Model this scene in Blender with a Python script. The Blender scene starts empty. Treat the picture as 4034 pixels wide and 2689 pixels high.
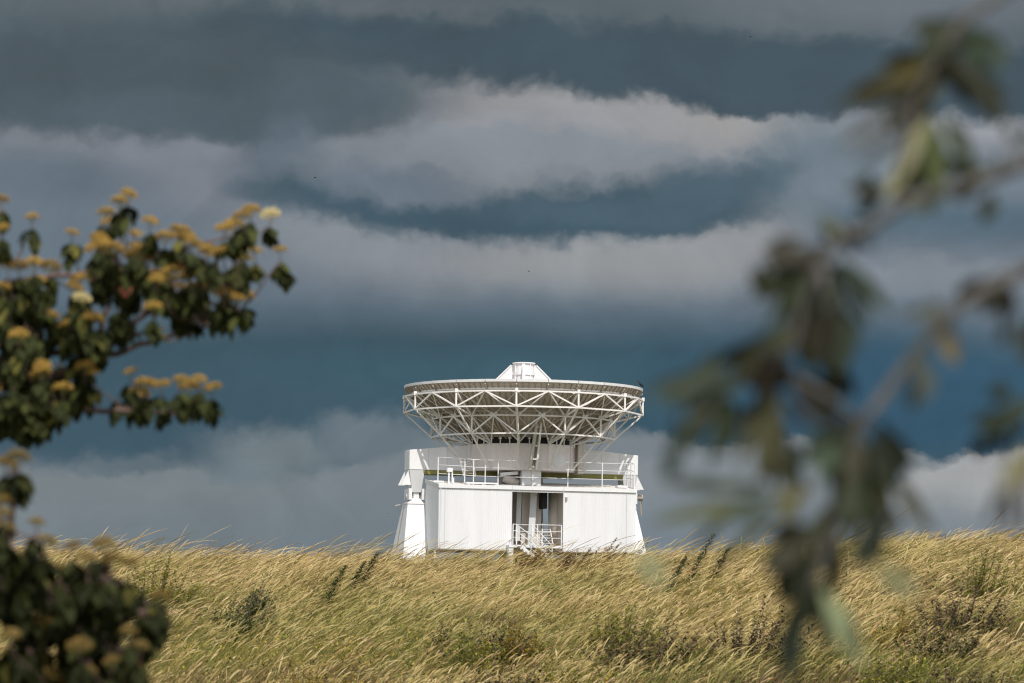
import bpy, math, random
import numpy as np
from mathutils import Vector, Matrix
R = math.radians
rng = random.Random(7)
nr = np.random.default_rng(11)
S = bpy.context.scene
COL = S.collection

# ------------------------------------------------------------------ camera
FPX = 15120.0; CX, CY = 2017.0, 1344.5
EYE = Vector((0, 0, 1.7))
PITCH = math.atan(1285.5 / FPX); ROLL = R(0.8)
R0 = Vector((1, 0, 0)); F = Vector((0, math.cos(PITCH), math.sin(PITCH))); U0 = Vector((0, -math.sin(PITCH), math.cos(PITCH)))
CR = R0 * math.cos(ROLL) + U0 * math.sin(ROLL)
CU = R0 * -math.sin(ROLL) + U0 * math.cos(ROLL)
cam = bpy.data.cameras.new('camera'); camo = bpy.data.objects.new('camera', cam); COL.objects.link(camo)
camo.matrix_world = Matrix(((CR.x, CU.x, -F.x, EYE.x), (CR.y, CU.y, -F.y, EYE.y), (CR.z, CU.z, -F.z, EYE.z), (0, 0, 0, 1)))
cam.sensor_width = 36; cam.lens = FPX * 36 / 4034; cam.clip_end = 30000; cam.clip_start = 0.1
cam.dof.use_dof = True; cam.dof.focus_distance = 165; cam.dof.aperture_fstop = 4.5
S.camera = camo
S.cycles.filter_width = 1.15

def ray(px, py):
    return (F + CR * ((px - CX) / FPX) + CU * ((CY - py) / FPX))
def at(px, py, Y):                      # point in the world seen at that place of the photo, Y metres away
    d = ray(px, py); return EYE + d * (Y / d.y)

# ------------------------------------------------------------------ helpers
def tag(o, label=None, cat=None, group=None, kind=None):
    if label: o['label'] = label
    if cat: o['category'] = cat
    if group: o['group'] = group
    if kind: o['kind'] = kind
    return o
def empty(name, loc, label, cat, group=None, rot=0):
    o = bpy.data.objects.new(name, None); COL.objects.link(o); o.location = loc; o.rotation_euler = (0, 0, rot)
    o.empty_display_size = .2
    return tag(o, label, cat, group)

class MB:
    def __init__(s): s.v = []; s.f = []
    def add(s, vs, fs):
        n = len(s.v); s.v += [tuple(v) for v in vs]; s.f += [tuple(i + n for i in f) for f in fs]; return s
    def hexa(s, b, t):                    # 4 bottom corners, 4 top corners, ccw seen from above
        return s.add(list(b) + list(t), [(3, 2, 1, 0), (4, 5, 6, 7), (0, 1, 5, 4), (1, 2, 6, 5), (2, 3, 7, 6), (3, 0, 4, 7)])
    def box(s, x0, x1, y0, y1, z0, z1):
        return s.hexa([(x0, y0, z0), (x1, y0, z0), (x1, y1, z0), (x0, y1, z0)], [(x0, y0, z1), (x1, y0, z1), (x1, y1, z1), (x0, y1, z1)])
    def beam(s, p, q, w, h=None):
        p = Vector(p); q = Vector(q); h = h or w; d = (q - p)
        if d.length < 1e-6: return s
        d.normalize(); up = Vector((0, 0, 1)) if abs(d.z) < .95 else Vector((0, 1, 0))
        a = d.cross(up).normalized() * (w / 2); b = a.cross(d).normalized() * (h / 2)
        return s.add([p - a - b, p + a - b, p + a + b, p - a + b, q - a - b, q + a - b, q + a + b, q - a + b],
                     [(0, 1, 2, 3), (7, 6, 5, 4), (0, 4, 5, 1), (1, 5, 6, 2), (2, 6, 7, 3), (3, 7, 4, 0)])
    def tube(s, pts, rad, n=6):
        pts = [Vector(p) for p in pts]; k = len(pts)
        if not hasattr(rad, '__len__'): rad = [rad] * k
        vs = []; fs = []
        for i, p in enumerate(pts):
            d = (pts[min(i + 1, k - 1)] - pts[max(i - 1, 0)]).normalized()
            up = Vector((0, 0, 1)) if abs(d.z) < .9 else Vector((0, 1, 0))
            a = d.cross(up).normalized(); b = a.cross(d).normalized()
            for j in range(n):
                t = 2 * math.pi * j / n; vs.append(p + (a * math.cos(t) + b * math.sin(t)) * rad[i])
        for i in range(k - 1):
            for j in range(n):
                j2 = (j + 1) % n; fs.append((i * n + j, i * n + j2, (i + 1) * n + j2, (i + 1) * n + j))
        fs.append(tuple(range(n))[::-1]); fs.append(tuple((k - 1) * n + j for j in range(n)))
        return s.add(vs, fs)
    def lathe(s, prof, n=48, a0=0.0, cap=False, c=(0, 0)):
        vs = []; fs = []
        for r, z in prof:
            for j in range(n):
                t = a0 + 2 * math.pi * j / n; vs.append((c[0] + r * math.sin(t), c[1] - r * math.cos(t), z))
        for i in range(len(prof) - 1):
            for j in range(n):
                j2 = (j + 1) % n; fs.append((i * n + j, i * n + j2, (i + 1) * n + j2, (i + 1) * n + j))
        if cap: fs.append(tuple(range(n))[::-1]); fs.append(tuple((len(prof) - 1) * n + j for j in range(n)))
        return s.add(vs, fs)
    def build(s, name, m, parent=None, smooth=False, bevel=0, recalc=True):
        me = bpy.data.meshes.new(name); me.from_pydata(s.v, [], s.f)
        if recalc:
            import bmesh
            b = bmesh.new(); b.from_mesh(me); bmesh.ops.recalc_face_normals(b, faces=b.faces); b.to_mesh(me); b.free()
        me.materials.append(m)
        if smooth: me.polygons.foreach_set('use_smooth', [True] * len(me.polygons))
        o = bpy.data.objects.new(name, me); COL.objects.link(o)
        if parent: o.parent = parent
        if bevel:
            b = o.modifiers.new('bevel', 'BEVEL'); b.width = bevel; b.segments = 2; b.limit_method = 'ANGLE'
        return o

def fast_mesh(name, V, Fq, m, parent=None, col=None, smooth=False):
    me = bpy.data.meshes.new(name)
    V = np.asarray(V, dtype=np.float32); Fq = np.asarray(Fq, dtype=np.int32); k = Fq.shape[1]
    me.vertices.add(len(V)); me.vertices.foreach_set('co', V.ravel())
    me.loops.add(Fq.size); me.loops.foreach_set('vertex_index', Fq.ravel())
    me.polygons.add(len(Fq)); me.polygons.foreach_set('loop_start', np.arange(0, Fq.size, k, dtype=np.int32))
    if smooth: me.polygons.foreach_set('use_smooth', np.ones(len(Fq), dtype=bool))
    if col is not None:
        a = me.color_attributes.new('tint', 'FLOAT_COLOR', 'POINT')
        c = np.ones((len(V), 4), dtype=np.float32); c[:, :3] = col; a.data.foreach_set('color', c.ravel())
    me.update(calc_edges=True); me.materials.append(m)
    o = bpy.data.objects.new(name, me); COL.objects.link(o)
    if parent: o.parent = parent
    return o

# ------------------------------------------------------------------ materials
def newmat(name):
    m = bpy.data.materials.new(name); m.use_nodes = True; nt = m.node_tree
    return m, nt, nt.nodes['Principled BSDF'], nt.nodes['Material Output']
def paint(name, c1, c2, rough=.5, scale=.6, stain=None, amt=.35, zs=.25):
    m, nt, p, out = newmat(name); N = nt.nodes; L = nt.links
    tc = N.new('ShaderNodeTexCoord'); mp = N.new('ShaderNodeMapping'); mp.inputs['Scale'].default_value = (1, 1, zs)
    L.new(tc.outputs['Object'], mp.inputs['Vector'])
    no = N.new('ShaderNodeTexNoise'); no.inputs['Scale'].default_value = scale; no.inputs['Detail'].default_value = 8; no.inputs['Roughness'].default_value = .65
    L.new(mp.outputs['Vector'], no.inputs['Vector'])
    cr = N.new('ShaderNodeValToRGB'); cr.color_ramp.elements[0].position = .35; cr.color_ramp.elements[1].position = .65
    cr.color_ramp.elements[0].color = (*c1, 1); cr.color_ramp.elements[1].color = (*c2, 1)
    L.new(no.outputs['Fac'], cr.inputs['Fac']); last = cr.outputs['Color']
    if stain:
        n2 = N.new('ShaderNodeTexNoise'); n2.inputs['Scale'].default_value = scale * 4; n2.inputs['Detail'].default_value = 10; n2.inputs['Roughness'].default_value = .75
        L.new(mp.outputs['Vector'], n2.inputs['Vector'])
        r2 = N.new('ShaderNodeMapRange'); r2.inputs['From Min'].default_value = .56; r2.inputs['From Max'].default_value = .74; r2.inputs['To Max'].default_value = amt
        L.new(n2.outputs['Fac'], r2.inputs['Value'])
        mx = N.new('ShaderNodeMix'); mx.data_type = 'RGBA'; L.new(r2.outputs['Result'], mx.inputs[0]); L.new(last, mx.inputs[6]); mx.inputs[7].default_value = (*stain, 1)
        last = mx.outputs[2]
    L.new(last, p.inputs['Base Color']); p.inputs['Roughness'].default_value = rough
    p.inputs['Specular IOR Level'].default_value = .3
    return m
M = {}
M['white'] = paint('white_paint', (.71, .71, .72), (.80, .80, .815), .5, .7, (.50, .40, .30), .45)
M['steel'] = paint('white_steel', (.79, .75, .72), (.85, .82, .80), .5, 1.5, (.45, .33, .22), .35)
M['clad'] = paint('white_cladding', (.70, .70, .72), (.785, .785, .805), .45, .6, (.55, .48, .40), .5, .08)
M['drum'] = paint('drum_paint', (.72, .655, .625), (.82, .76, .735), .6, .9, (.36, .25, .18), .7)
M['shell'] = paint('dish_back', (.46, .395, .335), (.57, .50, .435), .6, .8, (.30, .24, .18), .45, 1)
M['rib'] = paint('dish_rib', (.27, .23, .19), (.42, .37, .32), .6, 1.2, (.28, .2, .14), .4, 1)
M['beige'] = paint('beige_paint', (.55, .50, .44), (.62, .57, .52), .6, .6, (.3, .24, .18), .4)
M['dull_brown'] = paint('dull_brown_paint', (.30, .27, .23), (.40, .36, .31), .7, 1, (.12, .1, .07), .5)
M['olive'] = paint('olive_grass_bounce', (.20, .19, .055), (.26, .245, .075), .6, .6, (.1, .08, .04), .4)  # olive is grass bounce light painted onto the undersides
M['dark'] = paint('flat_black', (.012, .012, .01), (.03, .028, .024), .7)
M['grey'] = paint('grey_paint_shade', (.56, .565, .57), (.63, .635, .64), .5, .5, (.45, .4, .33), .3)  # real grey parts, and painted shade on the arm brackets
M['roof'] = paint('roof_felt', (.62, .58, .54), (.74, .71, .68), .8, .9, (.4, .26, .18), .5, 1)
M['bark'] = paint('bark', (.10, .065, .055), (.20, .13, .11), .85, 18)
M['greybark'] = paint('grey_bark', (.070, .066, .058), (.13, .12, .11), .85, 18)
M['crow'] = paint('black_feathers', (.01, .01, .012), (.02, .02, .025), .5, 12)

def tinted(name, trans=.25, rough=.6, spec=.25):
    m, nt, p, out = newmat(name); N = nt.nodes; L = nt.links
    a = N.new('ShaderNodeVertexColor'); a.layer_name = 'tint'
    L.new(a.outputs['Color'], p.inputs['Base Color']); p.inputs['Roughness'].default_value = rough; p.inputs['Specular IOR Level'].default_value = spec
    t = N.new('ShaderNodeBsdfTranslucent'); L.new(a.outputs['Color'], t.inputs['Color'])
    mx = N.new('ShaderNodeMixShader'); mx.inputs[0].default_value = trans
    L.new(p.outputs[0], mx.inputs[1]); L.new(t.outputs[0], mx.inputs[2]); L.new(mx.outputs[0], out.inputs['Surface'])
    return m
M['grass'] = tinted('grass_blades', .22, .55, .3)
M['leaf'] = tinted('leaf_green', .14, .75, .12)
M['flower'] = tinted('flower_heads', .15, .8, .1)
M['weed'] = tinted('weed_leaf', .25, .6, .2)

def ground_mat():
    m, nt, p, out = newmat('grassy_soil'); N = nt.nodes; L = nt.links
    g = N.new('ShaderNodeNewGeometry')
    n1 = N.new('ShaderNodeTexNoise'); n1.inputs['Scale'].default_value = .35; n1.inputs['Detail'].default_value = 10; n1.inputs['Roughness'].default_value = .7
    L.new(g.outputs['Position'], n1.inputs['Vector'])
    cr = N.new('ShaderNodeValToRGB'); e = cr.color_ramp.elements
    e[0].position = .3; e[0].color = (.06, .055, .02, 1); e[1].position = .7; e[1].color = (.20, .16, .07, 1)
    k = e.new(.5); k.color = (.08, .085, .025, 1)
    L.new(n1.outputs['Fac'], cr.inputs['Fac']); L.new(cr.outputs['Color'], p.inputs['Base Color']); p.inputs['Roughness'].default_value = .95
    n2 = N.new('ShaderNodeTexNoise'); n2.inputs['Scale'].default_value = 9; n2.inputs['Detail'].default_value = 6
    L.new(g.outputs['Position'], n2.inputs['Vector'])
    b = N.new('ShaderNodeBump'); b.inputs['Strength'].default_value = .8; b.inputs['Distance'].default_value = .15
    L.new(n2.outputs['Fac'], b.inputs['Height']); L.new(b.outputs[0], p.inputs['Normal'])
    return m
M['ground'] = ground_mat()

# ------------------------------------------------------------------ sky
def sky_uv(px, py):
    d = ray(px, py).normalized(); return math.atan2(d.x, d.y), math.asin(d.z)
SUN_AZ, SUN_EL = 163.0, 54.0        # clockwise from +Y
def lin(c): return tuple(((x / 255 + .055) / 1.055) ** 2.4 if x > 10 else x / 255 / 12.92 for x in c)
def build_world():
    w = bpy.data.worlds.new('World'); S.world = w; w.use_nodes = True; nt = w.node_tree; N = nt.nodes; L = nt.links; N.clear()
    out = N.new('ShaderNodeOutputWorld'); bg = N.new('ShaderNodeBackground'); bg.inputs['Strength'].default_value = 0.11
    GAIN = 1 / 0.11
    sky = N.new('ShaderNodeTexSky'); sky.sky_type = 'NISHITA'; sky.sun_disc = False
    sky.sun_elevation = R(SUN_EL); sky.sun_rotation = R(SUN_AZ); sky.air_density = 1; sky.dust_density = 1.5
    tc = N.new('ShaderNodeTexCoord'); sp = N.new('ShaderNodeSeparateXYZ'); L.new(tc.outputs['Generated'], sp.inputs[0])
    def m(op, a, b=None, c=None):
        n = N.new('ShaderNodeMath'); n.operation = op
        for i, x in enumerate((a, b, c)):
            if x is None: continue
            if isinstance(x, (int, float)): n.inputs[i].default_value = x
            else: L.new(x, n.inputs[i])
        return n.outputs[0]
    u = m('ARCTAN2', sp.outputs[0], sp.outputs[1]); v = m('ARCSINE', sp.outputs[2])
    uv = N.new('ShaderNodeCombineXYZ'); L.new(u, uv.inputs[0]); L.new(v, uv.inputs[1])
    def noise(sx, sy, detail, rough, seed, amp, dist=0):
        mp = N.new('ShaderNodeMapping'); mp.inputs['Scale'].default_value = (sx, sy, 1); mp.inputs['Location'].default_value = (seed, seed * .7, 0)
        L.new(uv.outputs[0], mp.inputs['Vector'])
        n = N.new('ShaderNodeTexNoise'); n.inputs['Scale'].default_value = 1; n.inputs['Detail'].default_value = detail; n.inputs['Roughness'].default_value = rough
        n.inputs['Distortion'].default_value = dist; n.noise_dimensions = '2D'
        L.new(mp.outputs[0], n.inputs['Vector'])
        if amp is None: return n
        s = N.new('ShaderNodeVectorMath'); s.operation = 'SUBTRACT'; L.new(n.outputs['Color'], s.inputs[0]); s.inputs[1].default_value = (.5, .5, .5)
        k = N.new('ShaderNodeVectorMath'); k.operation = 'MULTIPLY'; L.new(s.outputs[0], k.inputs[0]); k.inputs[1].default_value = amp
        return k.outputs[0]
    def vadd(a, b):
        n = N.new('ShaderNodeVectorMath'); n.operation = 'ADD'; L.new(a, n.inputs[0]); L.new(b, n.inputs[1]); return n.outputs[0]
    big = noise(22, 26, 3, .5, 3.1, (.012, .0060, 0))
    fine = noise(62, 74, 9, .60, 8.2, (.010, .0065, 0), 0)
    P1 = vadd(uv.outputs[0], big)
    vo = N.new('ShaderNodeTexVoronoi'); vo.voronoi_dimensions = '2D'; vo.feature = 'SMOOTH_F1'; vo.inputs['Scale'].default_value = 1; vo.inputs['Smoothness'].default_value = .35
    vo.inputs['Detail'].default_value = 2; vo.inputs['Roughness'].default_value = .55; vo.inputs['Lacunarity'].default_value = 2.3
    vm_ = N.new('ShaderNodeMapping'); vm_.inputs['Scale'].default_value = (58, 72, 1); L.new(vadd(P1, fine), vm_.inputs['Vector']); L.new(vm_.outputs[0], vo.inputs['Vector'])
    vs_ = N.new('ShaderNodeCombineXYZ'); L.new(m('MULTIPLY', m('SUBTRACT', vo.outputs['Distance'], .45), .0038), vs_.inputs[1])
    P2 = vadd(vadd(P1, fine), vs_.outputs[0])
    # base: vertical steps of the storm cloud
    def blob(prev, px, py, a, b, col, soft=.5, op=1.0, rot=0, crisp=True):
        cu, cv = sky_uv(px, py)
        mp = N.new('ShaderNodeMapping'); mp.vector_type = 'TEXTURE'
        mp.inputs['Location'].default_value = (cu, cv, 0); mp.inputs['Rotation'].default_value = (0, 0, R(-rot) - ROLL)
        mp.inputs['Scale'].default_value = (a / FPX, b / FPX, 1)
        L.new(P2 if crisp else P1, mp.inputs['Vector'])
        ln = N.new('ShaderNodeVectorMath'); ln.operation = 'LENGTH'; L.new(mp.outputs[0], ln.inputs[0])
        mr = N.new('ShaderNodeMapRange'); mr.interpolation_type = 'SMOOTHSTEP'
        mr.inputs['From Min'].default_value = 1 + soft / 2; mr.inputs['From Max'].default_value = max(1 - soft / 2, 0)
        mr.inputs['To Min'].default_value = 0; mr.inputs['To Max'].default_value = op
        L.new(ln.outputs['Value'], mr.inputs['Value'])
        mx = N.new('ShaderNodeMix'); mx.data_type = 'RGBA'; L.new(mr.outputs[0], mx.inputs[0]); L.new(prev, mx.inputs[6])
        mx.inputs[7].default_value = (*[x * GAIN for x in lin((col[0], col[1] + 1.5, col[2] - (2 if col[0] > 118 else 1)))], 1)
        return mx.outputs[2]
    rgb = N.new('ShaderNodeRGB'); rgb.outputs[0].default_value = (*[x * GAIN for x in lin((108, 120, 133))], 1)
    c = rgb.outputs[0]
    for b in SKY: c = blob(c, *b[:5], **(b[5] if len(b) > 5 else {}))
    # soft mottling in the cloud
    mot = noise(34, 44, 9, .62, 21.0, None, .4)
    mr = N.new('ShaderNodeMapRange'); mr.inputs['From Min'].default_value = .25; mr.inputs['From Max'].default_value = .75; mr.inputs['To Min'].default_value = .90; mr.inputs['To Max'].default_value = 1.10
    L.new(mot.outputs['Fac'], mr.inputs['Value'])
    vm = N.new('ShaderNodeVectorMath'); vm.operation = 'SCALE'; L.new(c, vm.inputs[0]); L.new(mr.outputs[0], vm.inputs['Scale'])
    storm = vm.outputs[0]
    # the rest of the sky: blue with bright broken cloud
    cn = N.new('ShaderNodeTexNoise'); cn.inputs['Scale'].default_value = 2.6; cn.inputs['Detail'].default_value = 9; cn.inputs['Roughness'].default_value = .58
    L.new(tc.outputs['Generated'], cn.inputs['Vector'])
    cm = N.new('ShaderNodeMapRange'); cm.inputs['From Min'].default_value = .42; cm.inputs['From Max'].default_value = .58; L.new(cn.outputs['Fac'], cm.inputs['Value'])
    mx = N.new('ShaderNodeMix'); mx.data_type = 'RGBA'; L.new(cm.outputs[0], mx.inputs[0]); L.new(sky.outputs[0], mx.inputs[6]); mx.inputs[7].default_value = (9.8, 9.9, 10.1, 1)
    # storm front covers the part of the sky ahead
    au = m('ABSOLUTE', u); e1 = N.new('ShaderNodeMapRange'); e1.interpolation_type = 'SMOOTHSTEP'; e1.inputs['From Min'].default_value = 1.1; e1.inputs['From Max'].default_value = .45
    L.new(au, e1.inputs['Value'])
    e2 = N.new('ShaderNodeMapRange'); e2.interpolation_type = 'SMOOTHSTEP'; e2.inputs['From Min'].default_value = .60; e2.inputs['From Max'].default_value = .24
    L.new(v, e2.inputs['Value'])
    fm = N.new('ShaderNodeMix'); fm.data_type = 'RGBA'; L.new(m('MULTIPLY', e1.outputs[0], e2.outputs[0]), fm.inputs[0]); L.new(mx.outputs[2], fm.inputs[6]); L.new(storm, fm.inputs[7])
    L.new(fm.outputs[2], bg.inputs['Color']); L.new(bg.outputs[0], out.inputs['Surface'])
A = dict
Z = 4034 / 1024
SKY = [tuple([b[0] * Z, b[1] * Z, b[2] * Z, b[3] * Z] + list(b[4:])) for b in [  # x, y, half width, half height, colour, options
    # top
    (500, -60, 1100, 130, (86, 96, 106), A(soft=.5, crisp=False)),
    (900, -14, 250, 46, (108, 115, 125), A(soft=1.2, crisp=False)),
    (300, 12, 260, 20, (100, 107, 115), A(soft=1.6, crisp=False)),
    # light middle bank
    (500, 190, 1200, 110, (112, 121, 134), A(soft=.5, crisp=False)),
    (70, 125, 130, 30, (122, 127, 139), A(soft=1.1)),
    (200, 165, 95, 42, (126, 130, 143), A(soft=1)),
    (50, 180, 110, 26, (101, 112, 125), A(soft=1.2, crisp=False)),
    (560, 120, 330, 62, (140, 143, 154), A(soft=.8)),
    (640, 112, 220, 30, (160, 158, 162), A(soft=1, rot=4)),
    (560, 128, 130, 36, (150, 151, 159), A(soft=1.2)),
    (440, 165, 110, 34, (136, 140, 152), A(soft=1)),
    (1000, 130, 120, 36, (154, 156, 166), A(soft=.9)),
    (820, 170, 75, 60, (112, 124, 137), A(soft=1)),
    (940, 185, 120, 40, (118, 129, 142), A(soft=1, crisp=False)),
    (950, 225, 150, 26, (88, 106, 122), A(soft=1.3, crisp=False)),
    # dark top band with its sharp lower edge
    (760, 66, 620, 38, (71, 85, 97), A(soft=.55, rot=3)),
    (760, 92, 150, 14, (72, 86, 99), A(soft=.9, rot=3)),
    (110, 75, 330, 52, (79, 89, 99), A(soft=.8, rot=1)),
    (170, 112, 170, 22, (84, 95, 106), A(soft=1.1)),
    (330, 92, 90, 30, (84, 95, 106), A(soft=1.1)),
    # link down to the lens
    (290, 165, 52, 45, (98, 110, 124), A(soft=1.1)),
    (300, 190, 60, 22, (86, 101, 115), A(soft=1.1)),
    # bright bank under the lens
    (500, 285, 600, 70, (118, 126, 139), A(soft=.9, crisp=False)),
    (510, 262, 270, 42, (134, 138, 149), A(soft=1)),
    (700, 238, 100, 42, (148, 150, 158), A(soft=.9, rot=-14)),
    (330, 236, 90, 26, (134, 139, 150), A(soft=1, rot=10)),
    (600, 262, 150, 26, (146, 148, 155), A(soft=1.1)),
    (930, 275, 130, 22, (128, 135, 147), A(soft=1.1)),
    (60, 260, 200, 60, (104, 116, 130), A(soft=1.2, crisp=False)),
    # dark lens
    (520, 190, 255, 46, (70, 89, 104), A(soft=.45)),
    (520, 196, 200, 30, (68, 88, 103), A(soft=.8)),
    (715, 180, 82, 24, (80, 98, 113), A(soft=.9, rot=-16)),
    (430, 160, 130, 30, (124, 130, 142), A(soft=1)),
    (600, 205, 120, 16, (76, 95, 110), A(soft=1.1)),
    (560, 150, 150, 26, (134, 139, 150), A(soft=1.1)),
    (400, 182, 70, 20, (108, 118, 132), A(soft=1.2)),
    # deep blue band
    (500, 330, 900, 40, (92, 107, 122), A(soft=1.6, crisp=False)),
    (500, 400, 1100, 74, (64, 86, 100), A(soft=.7, crisp=False)),
    (900, 400, 300, 60, (57, 86, 109), A(soft=1, crisp=False)),
    (480, 385, 240, 34, (65, 91, 107), A(soft=1.1, crisp=False)),
    (150, 420, 300, 50, (66, 88, 104), A(soft=1, crisp=False)),
    # low grey bank
    (120, 594, 480, 134, (120, 128, 136), A(soft=.16)),
    (560, 594, 330, 176, (121, 129, 139), A(soft=.08)),
    (800, 600, 330, 162, (130, 136, 145), A(soft=.06)),
    (1010, 560, 160, 112, (162, 163, 167), A(soft=.10)),
    (940, 552, 210, 44, (138, 143, 151), A(soft=1.2, crisp=False)),
    (270, 450, 70, 26, (112, 122, 131), A(soft=1.0)),
    (380, 432, 60, 22, (106, 117, 128), A(soft=1.0)),
    (135, 458, 48, 10, (96, 109, 120), A(soft=1.3)),
    (400, 575, 650, 60, (110, 121, 132), A(soft=1.3, crisp=False, op=.6)),
    (760, 575, 320, 70, (121, 131, 144), A(soft=1.1, crisp=False)),
]]
build_world()
sl = bpy.data.lights.new('sun', 'SUN'); sl.energy = 4.0; sl.angle = R(.5); sl.color = (1, .95, .88)
so = bpy.data.objects.new('sun', sl); COL.objects.link(so)
az, el = R(SUN_AZ), R(SUN_EL)
SD = Vector((math.sin(az) * math.cos(el), math.cos(az) * math.cos(el), math.sin(el)))
so.rotation_euler = SD.to_track_quat('Z', 'Y').to_euler(); so.location = (0, -20, 60)
S.view_settings.view_transform = 'Standard'; S.view_settings.look = 'None'; S.view_settings.exposure = 0; S.view_settings.gamma = 1

# ------------------------------------------------------------------ terrain
cx_ = np.array([-2500, -800, 0, 500, 1100, 1500, 2000, 2300, 2500, 2800, 3200, 3600, 4034, 4800, 6500], float)
cy_ = np.array([2160, 2160, 2172, 2184, 2190, 2202, 2212, 2206, 2196, 2176, 2160, 2136, 2136, 2130, 2130], float)
GH = .72                                    # typical grass height
CD = 108.0                                   # distance of the crest
cel = (2630 + .014 * (cx_ - CX) - cy_) / FPX    # elevation angle of the grass tops along the crest
caz = (cx_ - CX) / FPX
def vnoise(x, y, s, seed=0):
    """smooth value noise on arrays"""
    x = np.asarray(x, float) * s + seed * 17.3; y = np.asarray(y, float) * s + seed * 9.1
    xi = np.floor(x).astype(np.int64); yi = np.floor(y).astype(np.int64); fx = x - xi; fy = y - yi
    fx = fx * fx * (3 - 2 * fx); fy = fy * fy * (3 - 2 * fy)
    def h(a, b):
        n = (a * 374761393 + b * 668265263 + seed * 1274126177) & 0xffffffff
        n = ((n ^ (n >> 13)) * 1274126177) & 0xffffffff
        return ((n ^ (n >> 16)) & 0xffff) / 65535.0
    return (h(xi, yi) * (1 - fx) + h(xi + 1, yi) * fx) * (1 - fy) + (h(xi, yi + 1) * (1 - fx) + h(xi + 1, yi + 1) * fx) * fy
def fbm(x, y, s, seed=0, o=4):
    t = 0; a = .5; k = 0
    for i in range(o):
        t = t + a * vnoise(x, y, s * 2 ** i, seed + i); k += a; a *= .5
    return t / k
def gz(x, y):
    x = np.asarray(x, float); y = np.asarray(y, float)
    ys = np.maximum(y, 1.0); azm = np.where(y > 20, x / ys, x / 20.0)
    zc = 1.7 + np.interp(azm, caz, cel) * CD - GH
    t = np.clip((y - 46) / (CD - 46), 0, 1)
    prof = np.sin(t * math.pi / 2 * 1.0) ** 1.15        # bank rises from 46 m, rounds over at the crest
    z = zc * prof
    z = z + .30 * (fbm(x, y, .16, 3) - .5) * np.clip((y - 40) / 20, 0, 1) * np.clip((CD + 10 - y) / 14, 0, 1)
    back = 3.6 + (y - 130) * .0245
    bk = np.minimum(back, 12.3 + 0 * y)
    t2 = np.clip((y - CD) / 22, 0, 1); t2 = t2 * t2 * (3 - 2 * t2)
    z = np.where(y > CD, z * (1 - t2) + bk * t2 - .5 * np.sin(math.pi * t2), z)
    z = z + .05 * (fbm(x, y, .5, 9) - .5)
    far = np.clip((np.hypot(x, y) - 600) / 3000, 0, 1)
    return z - far * 14
def make_ground():
    ys = np.concatenate([np.array([-6000, -2000, -600, -200, -80, -30]), np.linspace(-10, 44, 28), np.linspace(46, 132, 120), np.linspace(136, 560, 60), np.array([600, 700, 900, 1300, 2000, 3500, 6000, 9000])])
    xs0 = np.concatenate([-np.array([9000, 4000, 1500, 600, 250, 120, 70, 45])[:], np.linspace(-34, 34, 110), np.array([45, 70, 120, 250, 600, 1500, 4000, 9000])])
    X, Y = np.meshgrid(xs0, ys); Z = gz(X, Y)
    V = np.stack([X, Y, Z], -1).reshape(-1, 3); nx = len(xs0); ny = len(ys)
    i = np.arange(ny - 1)[:, None] * nx + np.arange(nx - 1)[None]
    Fq = np.stack([i, i + 1, i + nx + 1, i + nx], -1).reshape(-1, 4)
    o = fast_mesh('ground', V, Fq, M['ground'], smooth=True); tag(o, kind='structure')
make_ground()
def on_bank(px, py, dz=.35):
    """where the sight line through a photo place meets the grass canopy of the bank"""
    d = ray(px, py)
    for Y in np.arange(46, 125, .25):
        p = EYE + d * (Y / d.y)
        if p.z <= float(gz(p.x, p.y)) + dz: return Vector((p.x, p.y, float(gz(p.x, p.y))))
    p = EYE + d * (CD / d.y); return Vector((p.x, CD, float(gz(p.x, CD))))

# ------------------------------------------------------------------ grass
BARE = []          # places where low shrubs grow: x, y, radius
def ribbons(base, hgt, lean, wid, face, prof, col0, col1, droop, seg, tk=None):
    """curved ribbons: base (n,3), lean (n,2) horizontal displacement at tip, widths profile (seg+1)"""
    n = len(base); k = seg + 1; t = (np.linspace(0, 1, k) if tk is None or len(tk) != k else tk)[None, :]
    hx = lean[:, 0:1] * t ** 1.7; hy = lean[:, 1:2] * t ** 1.7
    z = hgt[:, None] * (t - droop[:, None] * t ** 5)
    P = np.stack([base[:, 0:1] + hx, base[:, 1:2] + hy, base[:, 2:3] + z], -1)
    wx = np.cos(face)[:, None] * wid[:, None] * prof / 2; wy = np.sin(face)[:, None] * wid[:, None] * prof / 2
    W = np.stack([wx, wy, -wx * .35], -1)
    V = np.stack([P - W, P + W], 2).reshape(-1, 3)
    a = (np.arange(n)[:, None] * k * 2 + np.arange(seg)[None] * 2)
    Fq = np.stack([a, a + 1, a + 3, a + 2], -1).reshape(-1, 4)
    tt = t[..., None] ** 2.2
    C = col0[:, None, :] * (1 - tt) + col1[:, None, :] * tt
    C = np.repeat(C[:, :, None, :], 2, 2).reshape(-1, 3)
    return V, Fq, C
def lerp(a, b, t): return a * (1 - t[:, None]) + b * t[:, None]
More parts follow.
